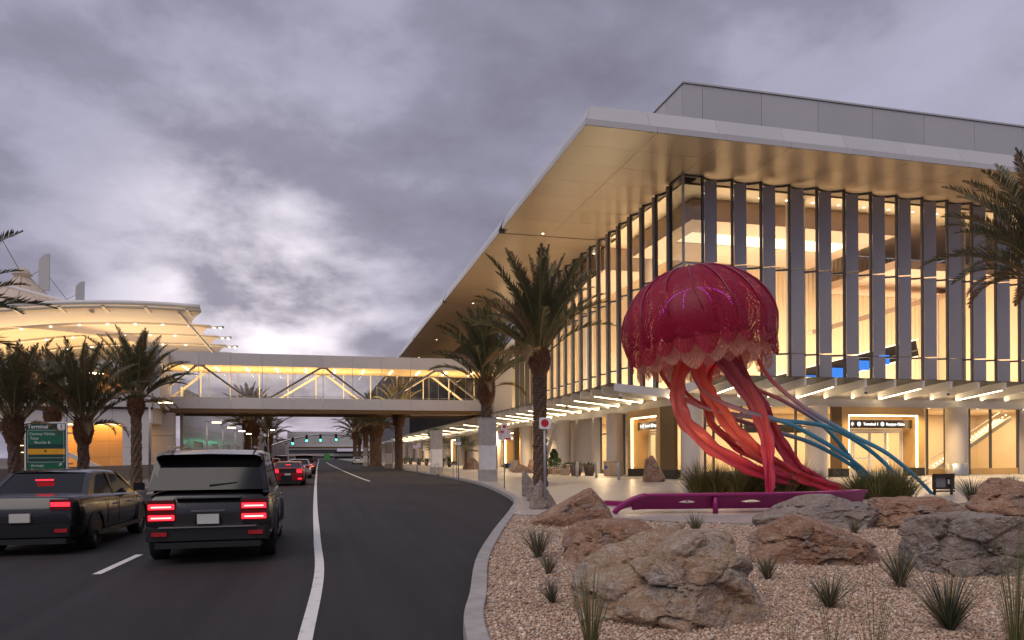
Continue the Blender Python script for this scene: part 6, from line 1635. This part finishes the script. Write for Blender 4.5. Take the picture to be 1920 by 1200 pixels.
pot(786, 872, 8, 8, 'farther dark pot with leaves near the twin plates', 7, (1.0, 80)); pot(770, 871, 7, 7, 'farther dark pot with leaves left of the twin plates', 8, (1.2, 80)); pot(760, 870, 7, 7, 'farthest dark pot with leaves beyond the palm', 9, (1.2, 80))
def shrub_tree(px, py, wpx, hpx, label):
    p, d = at_ground(px, py); s = d/FPX; w, h = wpx*s/2, hpx*s; t = thing('conical_shrub', label, 'shrub', p)
    link('planter_box', boxm('planter_box', w*1.9, w*1.4, h*.25, M['pot'], .03), t, (0,0,h*.125))
    q = MB(); q.tube([(0,0,h*.2),(0,0,h*.9)], [.06, .015], 6); q.build('trunk', M['trunk'], t, world=False)
    rr_ = random.Random(4); q = MB()
    for k in range(1500):
        u = rr_.random()**.8; z = h*(.24+.76*u); rad = w*(1-u)**.8*rr_.uniform(.25, 1.08)*(1+.25*math.sin(u*17+rr_.random())); a = rr_.uniform(0, 2*PI); c_ = Vector((rad*math.cos(a), rad*math.sin(a), z))
        dd = Vector((math.cos(a)+rr_.gauss(0,.4), math.sin(a)+rr_.gauss(0,.4), rr_.uniform(.1, 1.0))).normalized(); L_ = rr_.uniform(.10, .2); ww = dd.cross(Vector((rr_.gauss(0,1), rr_.gauss(0,1), rr_.gauss(0,1)))).normalized()*.035
        q.add([c_, c_+dd*L_*.5-ww, c_+dd*L_, c_+dd*L_*.5+ww], [(0,1,2,3)])
    q.build('crown', M['leaf'], t, world=False)
shrub_tree(1039, 889.5, 31, 46, 'dark conical shrub in a planter right of the tallest palm')
p, d = at_ground(1052, 891.5); s = d/FPX
t = thing('timber_bench', 'beige block bench between the conical shrub and the clay pots', 'bench', p, -HEAD); w = 31*s; h = 12.5*s
link('seat', boxm('seat', w, .6, .09, M['bin'], .01), t, (0,0,h-.045)); link('end_panel', boxm('end_panel', .1, .58, h-.09, M['bin']), t, (-w/2+.06,0,(h-.09)/2)); link('end_panel', boxm('end_panel', w*.52, .58, h-.09, M['bin']), t, (w*.23,0,(h-.09)/2))
p, d = at_ground(1770, 928); s = d/FPX
t = thing('information_board', 'dark low framed information board among the grasses right of the blue tentacles', 'board', p, -HEAD*.4); w = 46*s; h = 40*s
for x in (-w*.42, w*.34): link('leg', boxm('leg', .07, .07, h, M['rust_wood']), t, (x, 0, h/2))
for z in (.96, .86, .30, .18): link('rail', boxm('rail', w*.95, .06, h*.07, M['rust_wood']), t, (-w*.03, -.03, h*z))
link('back_panel', boxm('back_panel', w*.95, .08, h*.68, M['rust_wood']), t, (w*.06, .10, h*.60)); link('pale_sheet', boxm('pale_sheet', w*.46, .01, h*.46, mat('grey_sheet', (.22,.20,.23), .6)), t, (-w*.12, .045, h*.58)); link('notice', boxm('notice', w*.09, .01, h*.22, M['sign_white']), t, (w*.26, .045, h*.62)); link('notice', boxm('notice', w*.04, .01, h*.22, M['sign_yellow']), t, (w*.345, .045, h*.62))
# low wall and plants on the left verge
a, b_ = G(-60, 922, .13), G(338, 893, .13)
t = thing('barrier_wall', 'low grey concrete wall behind the palms on the left verge', 'wall', (a+b_)/2)
n = 7
for i in range(n):
    p0 = a.lerp(b_, i/n); p1 = a.lerp(b_, (i+1)/n); dd = (p1-p0).normalized()*.01; q = MB(); q.bar(p0+dd+Vector((0,0,.50)), p1-dd+Vector((0,0,.50)), .22, 1.02); q.build('wall_panel', mat('wall_grey', (.20,.185,.185), .8, c2=(.16,.15,.15), scale=1.0, bump=.2), t)
b2, ms = blades(46, .62, 1.3, .05, 77, (M['leaf'],), curve=.25)
t = thing('sago_plant', 'dark spiky cycad at the foot of the near lamp post', 'plant', G(116, 928, .13)); link('leaf_rosette', b2.mesh('leaf_rosette', list(ms)), t)
b2, ms = blades(60, .5, 1.2, .02, 78, (mat('bronze_leaf', (.22,.085,.04), .6, transl=.2),), curve=.3)
t = thing('bronze_flax', 'bronze leaved spiky plant right of the near lamp post', 'plant', G(187, 925, .13)); link('leaf_rosette', b2.mesh('leaf_rosette', list(ms)), t)
b2, ms = blades(50, .4, 1.2, .012, 79, (M['tuft'],), curve=.3)
t = thing('grey_tuft', 'small grey tuft beside the palm by the pylon', 'plant', G(228, 921, .13)); link('leaf_rosette', b2.mesh('leaf_rosette', list(ms)), t)
b2 = MB(); rr_ = random.Random(5)
for k in range(900):
    c_ = Vector((rr_.gauss(0, 1.2), rr_.gauss(0, 2.5), abs(rr_.gauss(0, .35)))); dd = Vector((rr_.gauss(0,1), rr_.gauss(0,1), rr_.random())).normalized()*.3; ww = dd.cross(Vector((0,0,1))).normalized()*.06; b2.add([c_, c_+dd*.5-ww, c_+dd, c_+dd*.5+ww], [(0,1,2,3)])
t = thing('low_hedge', 'low dark hedge at the left kerb beside the waiting cars', 'hedge', G(489, 884, .13)); link('foliage', b2.mesh('foliage', M['leaf']), t)
p = PY(613, 858, 320); t = thing('distant_road_sign', 'small bright green road sign far down the street', 'road sign', (p.x, 320, 0)); q = MB(); q.box(-1.2, 1.2, -.05, .05, p.z-1.8, p.z+1.6); q.build('board', mat('far_sign_green', (.10,.42,.10), .5), t, world=False); q = MB(); q.tube([(0,0.1,0),(0,.1,p.z)], .08, 6); q.build('pole', M['pole'], t, world=False)
# ------------------------------------------------------------------ vehicles
def car(kind, paint, label, loc, rotz=0.0, lit='tail', detail=True, plate_text=None):
    """local frame: rear at y=0, front towards +y"""
    K = dict(suv=dict(L=4.95, W=2.0, belt=1.12, roof=1.80, sill=.30, wr=.39, gh=(.10, .42, 3.15, 3.95), deck=1.10, hood=1.08),
             coupe=dict(L=4.75, W=1.90, belt=.95, roof=1.37, sill=.22, wr=.34, gh=(.42, 1.30, 2.35, 3.20), deck=1.02, hood=.92),
             sedan=dict(L=4.75, W=1.84, belt=.96, roof=1.45, sill=.24, wr=.33, gh=(.55, 1.25, 2.75, 3.60), deck=1.04, hood=.92))[kind]
    L_, W, belt, roof, sill, wr = K['L'], K['W'], K['belt'], K['roof'], K['sill'], K['wr']; g0, g1, g2, g3 = K['gh']; hw = W/2
    t = thing({'suv': 'suv', 'coupe': 'coupe_car', 'sedan': 'sedan_car'}[kind], label, 'car', loc, rotz, 'vehicles heading away along the road')
    ys = np.unique(np.concatenate([np.linspace(0, .4, 9), np.linspace(.4, L_, 34)]))
    wf = np.interp(ys, [0, .05, .15, .35, .8, L_*.5, L_-.9, L_-.25, L_], [.84, .90, .945, .975, .995, 1.0, .985, .90, .74])
    zt = np.interp(ys, [0, .06, g0, g3, L_-.5, L_-.08, L_], [K['deck']-.22, K['deck']-.04, K['deck'], belt, K['hood']-.10, K['hood']-.28, .55])
    zb = np.interp(ys, [0, .25, .7, L_-.7, L_-.2, L_], [sill+.14, sill+.02, sill, sill, sill+.02, sill+.12])
    axles = (L_*.19, L_*.80)
    rows = []
    for y, w, a, b_ in zip(ys, wf, zt, zb):
        h = a-b_; x = hw*w; r = []
        half = [(x*.30, b_), (x*.86, b_), (x*.965, b_+h*.10), (x*.995, b_+h*.32), (x, b_+h*.52), (x*.985, b_+h*.70), (x*.965, b_+h*.86), (x*.93, b_+h*.955), (x*.86, a), (x*.5, a+.015)]
        full = [(-p, q) for p, q in half][::-1]
        ring = half + [(p, q) for p, q in full]
        rows.append([(p, y, q) for p, q in ring] + [(half[0][0], y, half[0][1])])
    def capped(row, dirn):
        c_ = sum((Vector(p) for p in row[:-1]), Vector()) / (len(row)-1); o_ = []
        for k_, dy in ((.90, .012), (.6, .026), (.25, .032), (.001, .033)): o_.append([tuple(c_ + (Vector(p)-c_)*k_ + Vector((0, dirn*dy, 0))) for p in row])
        return o_
    rows = capped(rows[0], -1)[::-1] + rows + capped(rows[-1], 1)
    q = MB(); q.grid(rows)
    body = q.build('body', paint, t, True, world=False)
    # greenhouse of dark glass with painted roof and pillars
    bw = hw*.915; rw = hw*(.80 if kind == 'suv' else .74)
    def gh(y, z):  # half width at height
        u = (z-belt)/(roof-belt); return bw + (rw-bw)*u
    st = [(g0, belt-.02, belt), (g1, belt-.02, roof-.05), (g1+.30, belt-.02, roof-.01), ((g1+g2)/2, belt-.02, roof), (g2-.2, belt-.02, roof-.02), (g2, belt-.02, roof-.06), (g3, belt-.02, belt)]
    if kind == 'suv': st[0] = (g0, belt-.02, belt+.05)
    rows = []
    for y, z0, z1 in st:
        b0 = gh(y, z0); b1 = gh(y, z1) ; zz = max(z1, z0+.02)
        rows.append([(-b0, y, z0), (-b1-.0, y, zz-.05 if zz > belt+.1 else zz), (-b1*.90, y, zz), (b1*.90, y, zz), (b1, y, zz-.05 if zz > belt+.1 else zz), (b0, y, z0)])
    q = MB(); q.grid(rows); q.build('glasshouse', M['car_glass'], t, world=False)
    q = MB(); rr_ = []
    for y, z0, z1 in st[1:-1]:
        b1 = gh(y, z1); rr_.append([(-b1-.012, y, z1-.10), (-b1-.006, y, z1-.03), (-b1*.88, y, z1+.014), (0, y, z1+.03), (b1*.88, y, z1+.014), (b1+.006, y, z1-.03), (b1+.012, y, z1-.10)])
    if kind == 'suv':  # roof spoiler over the rear window
        y, z0, z1 = st[1]; b1 = gh(y, z1); rr_.insert(0, [(-b1*.98, y-.22, z1-.10), (-b1*.97, y-.24, z1-.05), (-b1*.86, y-.26, z1-.02), (0, y-.27, z1-.005), (b1*.86, y-.26, z1-.02), (b1*.97, y-.24, z1-.05), (b1*.98, y-.22, z1-.10)])
    q.grid(rr_); q.build('roof', paint, t, True, world=False)
    for s in (-1, 1):
        def P(y, z, o=.012): return (s*(gh(y, z)+o), y, z)
        pw = .30 if kind == 'suv' else .34
        def strip(pts):
            q = MB(); q.add(pts, [(0,1,2,3) if s > 0 else (3,2,1,0)]); return q
        q = strip([P(g0-.01, belt-.01, .007), P(g0+pw, belt-.01, .007), P(g1+pw*.6, roof-.05, .007), P(g1-.01, roof-.05, .007)])
        a_ = Vector(P(g0-.012, belt-.01, .007)); b_2 = Vector(P(g1-.012, roof-.05, .007)); inn = Vector((-s*.10, -.006, .004)); q.add([a_, b_2, b_2+inn, a_+inn], [(0,1,2,3) if s > 0 else (3,2,1,0)])
        q.build('pillar', paint, t, world=False)
        q = strip([P(g3-.10, belt-.01, .007), P(g3+.01, belt-.01, .007), P(g2+.01, roof-.05, .007), P(g2-.10, roof-.05, .007)])
        a_ = Vector(P(g3+.012, belt-.01, .007)); b_2 = Vector(P(g2+.012, roof-.05, .007)); inn = Vector((-s*.07, .006, .004)); q.add([a_, a_+inn, b_2+inn, b_2], [(0,1,2,3) if s > 0 else (3,2,1,0)])
        q.build('pillar', paint, t, world=False)
        ym = (g1+g2)/2+.1
        for yy in ((ym,) if kind != 'suv' else (ym+.1, g1+.85)):
            q = strip([P(yy-.06, belt-.01, .006), P(yy+.06, belt-.01, .006), P(yy+.02, roof-.05, .006), P(yy-.10, roof-.05, .006)]); q.build('pillar', M['black'], t, world=False)
        q = MB(); q.box(s*hw*1.0-.02, s*hw*1.0+.02, .9, L_-1.1, sill+.02, sill+.10); q.build('sill_trim', M['black'], t, world=False)
        q = MB(); c_ = Vector((s*(hw+.10), g3-.30, belt+.10)); q.add([(c_.x-.11, c_.y-.09, c_.z-.08), (c_.x+.11, c_.y-.09, c_.z-.08), (c_.x+.11, c_.y-.09, c_.z+.08), (c_.x-.11, c_.y-.09, c_.z+.08), (c_.x-.07, c_.y+.1, c_.z-.05), (c_.x+.07, c_.y+.1, c_.z-.05), (c_.x+.07, c_.y+.1, c_.z+.05), (c_.x-.07, c_.y+.1, c_.z+.05)], [(0,1,2,3),(4,7,6,5),(0,4,5,1),(1,5,6,2),(2,6,7,3),(3,7,4,0)]); q.build('mirror', paint, t, world=False)
        if detail:
            for yy in (g3-.55, g1+.9): q = MB(); q.box(s*hw*.995-.015, s*hw*.995+.03, yy-.24, yy-.06, belt-.20, belt-.165); q.build('door_handle', M['chrome'], t, world=False)
            for yy in (g3-.22, ym+.1, g1+.28): q = MB(); q.box(s*hw*1.001-.006, s*hw*1.001+.003, yy-.006, yy+.006, sill+.18, belt-.06); q.build('door_seam', M['joint'], t, world=False)
        for ax in axles:
            x = s*(hw-.135)
            q = MB(); q.lathe([(wr*.62, -.12), (wr*.92, -.125), (wr, -.10), (wr, .10), (wr*.92, .125), (wr*.62, .12)], 26); me = q.mesh('tyre', M['tyre'], True); w_ = link('tyre', me, t, (x, ax, wr), (0, s*PI/2, 0))
            q = MB(); q.lathe([(wr*.62, .10), (wr*.60, .07), (wr*.55, .06), (wr*.2, .075), (0, .08)], 20); 
            for k in range(5):
                a = 2*PI*k/5; q.bar((.05*math.cos(a), .05*math.sin(a), .085), (wr*.58*math.cos(a), wr*.58*math.sin(a), .085), .05, .02)
            link('rim', q.mesh('rim', M['steel']), w_)
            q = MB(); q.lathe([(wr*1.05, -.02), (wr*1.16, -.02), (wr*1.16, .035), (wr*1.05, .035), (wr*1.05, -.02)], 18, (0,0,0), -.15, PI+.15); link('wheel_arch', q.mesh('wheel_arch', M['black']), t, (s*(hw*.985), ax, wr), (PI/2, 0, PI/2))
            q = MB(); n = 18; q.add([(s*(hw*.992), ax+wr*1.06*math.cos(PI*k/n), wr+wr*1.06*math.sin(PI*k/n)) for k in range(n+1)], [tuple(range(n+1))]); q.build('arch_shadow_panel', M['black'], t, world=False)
    # rear: lamps, plate, bumper, window trim
    zd = K['deck']
    def rear_box(x0, x1, z0, z1, y0, y1, nm, m, par=t): q = MB(); q.box(x0, x1, y0-.028, y1, z0, z1-.0); return q.build(nm, m, par, world=False)
    for s in (-1, 1):
        xa = hw*.50*s; xb = hw*.87*s; x0, x1 = min(xa, xb), max(xa, xb)
        if kind == 'suv':
            lm = rear_box(x0-.02, x1+.01, zd-.42, zd-.08, -.012, .15, 'tail_lamp_housing', mat('lamp_dark_red', (.10,.004,.006), .2, coat=.5))
            for z in (zd-.19, zd-.36):
                l1 = rear_box(x0, x1, z-.035, z+.045, -.035, -.014, 'tail_lamp', M[lit], lm); rear_box(x0+.04, x1-.04, z-.008, z+.012, -.04, -.036, 'lamp_core', M['tail_core'], lm)
        elif kind == 'coupe':
            for k in range(3): rear_box(min(s*(hw*.54+.10*k), s*(hw*.54+.10*k+.065)), max(s*(hw*.54+.10*k), s*(hw*.54+.10*k+.065)), zd-.26, zd-.07, -.04, .12, 'tail_lamp', M[lit])
        else:
            rear_box(x0, x1, zd-.26, zd-.07, -.02, .15, 'tail_lamp_housing', mat('lamp_dark_red', (.10,.004,.006), .2, coat=.5)); rear_box(x0+.02, x1-.02, zd-.19, zd-.12, -.04, -.021, 'tail_lamp', M[lit])
        rear_box(min(s*hw*.60, s*hw*.82), max(s*hw*.60, s*hw*.82), sill+.16, sill+.22, -.075, 0, 'reflector', M['tail'] if kind == 'coupe' else M['sign_red'])
    if kind == 'coupe': rear_box(-hw*.50, hw*.50, zd-.26, zd-.08, -.03, .1, 'rear_garnish', M['black']); rear_box(-hw*.80, hw*.80, zd+.03, zd+.055, .0, .16, 'spoiler', paint)
    pl2 = rear_box(-.16, .16, sill+.34, sill+.49, -.06, .05, 'licence_plate', M['plate'])
    q = MB(); bz = sill+.06
    q.add([(-hw*.90, .05, bz), (hw*.90, .05, bz), (hw*.93, .05, bz+.24), (-hw*.93, .05, bz+.24), (-hw*.84, -.07, bz+.02), (hw*.84, -.07, bz+.02), (hw*.86, -.07, bz+.22), (-hw*.86, -.07, bz+.22)], [(4,5,6,7),(0,4,7,3),(1,2,6,5),(3,7,6,2),(0,1,5,4)])
    q.build('rear_bumper', paint if kind != 'suv' else M['black'], t, world=False)
    rear_box(-hw*.78, hw*.78, sill-.04, sill+.055, -.03, .35, 'diffuser', M['black'])
    if kind == 'suv':
        rear_box(-.25, .25, zd-.27, zd-.24, -.03, .05, 'handle_trim', M['chrome'])
        rear_box(-hw*.49, hw*.49, zd-.60, zd-.30, -.004, .03, 'plate_recess', M['black_base'])
        for x in (-hw*.50, hw*.50): rear_box(x-.006, x+.006, sill+.32, zd-.06, -.006, .03, 'tailgate_seam', M['joint'])
        rear_box(-hw*.50, hw*.50, sill+.315, sill+.327, -.006, .03, 'tailgate_seam', M['joint'])
        rear_box(-hw*.48, hw*.48, zd-.055, zd-.035, -.02, .06, 'tailgate_trim', M['chrome'])
        rear_box(-hw*.72, hw*.72, sill+.285, sill+.30, -.085, .0, 'bumper_step', M['steel'])
        q = MB(); q.bar((0, g0+.02, belt+.12), (.42, g0+.06, belt+.16), .015, .02); q.build('wiper', M['black'], t, world=False)
        for s in (-1, 1): q = MB(); q.bar((s*hw*.66, g1+.2, roof+.06), (s*hw*.66, g2-.3, roof+.06), .035, .035); q.build('roof_rail', M['chrome'], t, world=False)
    else: rear_box(-.14, .14, roof-.18, roof-.155, g1-.28, g1-.24, 'brake_lamp', M[lit])
    for s in (-1, 1): rear_box(min(s*hw*.45, s*hw*.78), max(s*hw*.45, s*hw*.78), K['hood']-.36, K['hood']-.22, L_-.22, L_-.03, 'headlamp', M['chrome'])
    for s in (-1, 1): q = MB(); q.tube([(s*.5, -.05, sill-.02), (s*.5, .3, sill-.02)], .04, 10); q.build('exhaust', M['chrome'], t, True, world=False)
    q = MB(); q.box(-hw*.8, hw*.8, .25, L_-.3, sill-.06, sill-.001); q.build('underbody', M['black'], t, world=False)
    return t
def pm(nm, c, metal=.3, rough=.28): return mat('paint_'+nm, c, rough, metal=metal, coat=.45, c2=c, scale=1)
BLK, CHAR, RED, DKRED, SIL, WHT, ORG = pm('black', (.006,.006,.007), .0, .22), pm('charcoal', (.012,.012,.014), .0, .22), pm('red', (.30,.008,.014)), pm('dark_red', (.16,.006,.01)), pm('silver', (.42,.42,.43), .6), pm('white', (.6,.6,.6), .0), pm('copper', (.40,.14,.05))
car('suv', BLK, 'black suv with lit double bar tail lamps in the near lane', (-1.72, 12.7, 0), R(1))
car('sedan', CHAR, 'charcoal sedan cut by the left edge with lit tail lamps', (-5.0, 14.6, 0), R(-3))
car('coupe', RED, 'red coupe, nearest of the waiting cars beside the white line', (-1.80, 44.6, 0), 0)
car('sedan', SIL, 'silver sedan directly in front of the red coupe', (-1.55, 58.5, 0), 0, 'tail_soft', False)
car('suv', DKRED, 'dark red suv in front of the silver sedan', (-1.45, 72, 0), 0, 'tail_soft', False)
car('suv', SIL, 'pale suv ahead of the dark red suv', (-1.5, 90, 0), 0, 'tail_soft', False)
car('suv', CHAR, 'charcoal suv in the left lane beside the silver sedan', (-5.0, 66, 0), 0, 'tail_soft', False)
car('sedan', ORG, 'copper sedan in the left lane ahead of the charcoal suv', (-4.9, 82, 0), 0, 'tail_soft', False)
car('suv', RED, 'bright red suv in the left lane farther ahead', (-4.9, 100, 0), 0, 'tail_soft', False)
car('suv', BLK, 'black suv far ahead along the white line', (-1.6, 122, 0), 0, 'tail_soft', False)
car('sedan', RED, 'red sedan farthest ahead along the white line', (-1.8, 158, 0), 0, 'tail_soft', False)
car('sedan', WHT, 'white car far away at the right kerb by the signal', (7.2, 150, 0), 0, 'sign_red', False)
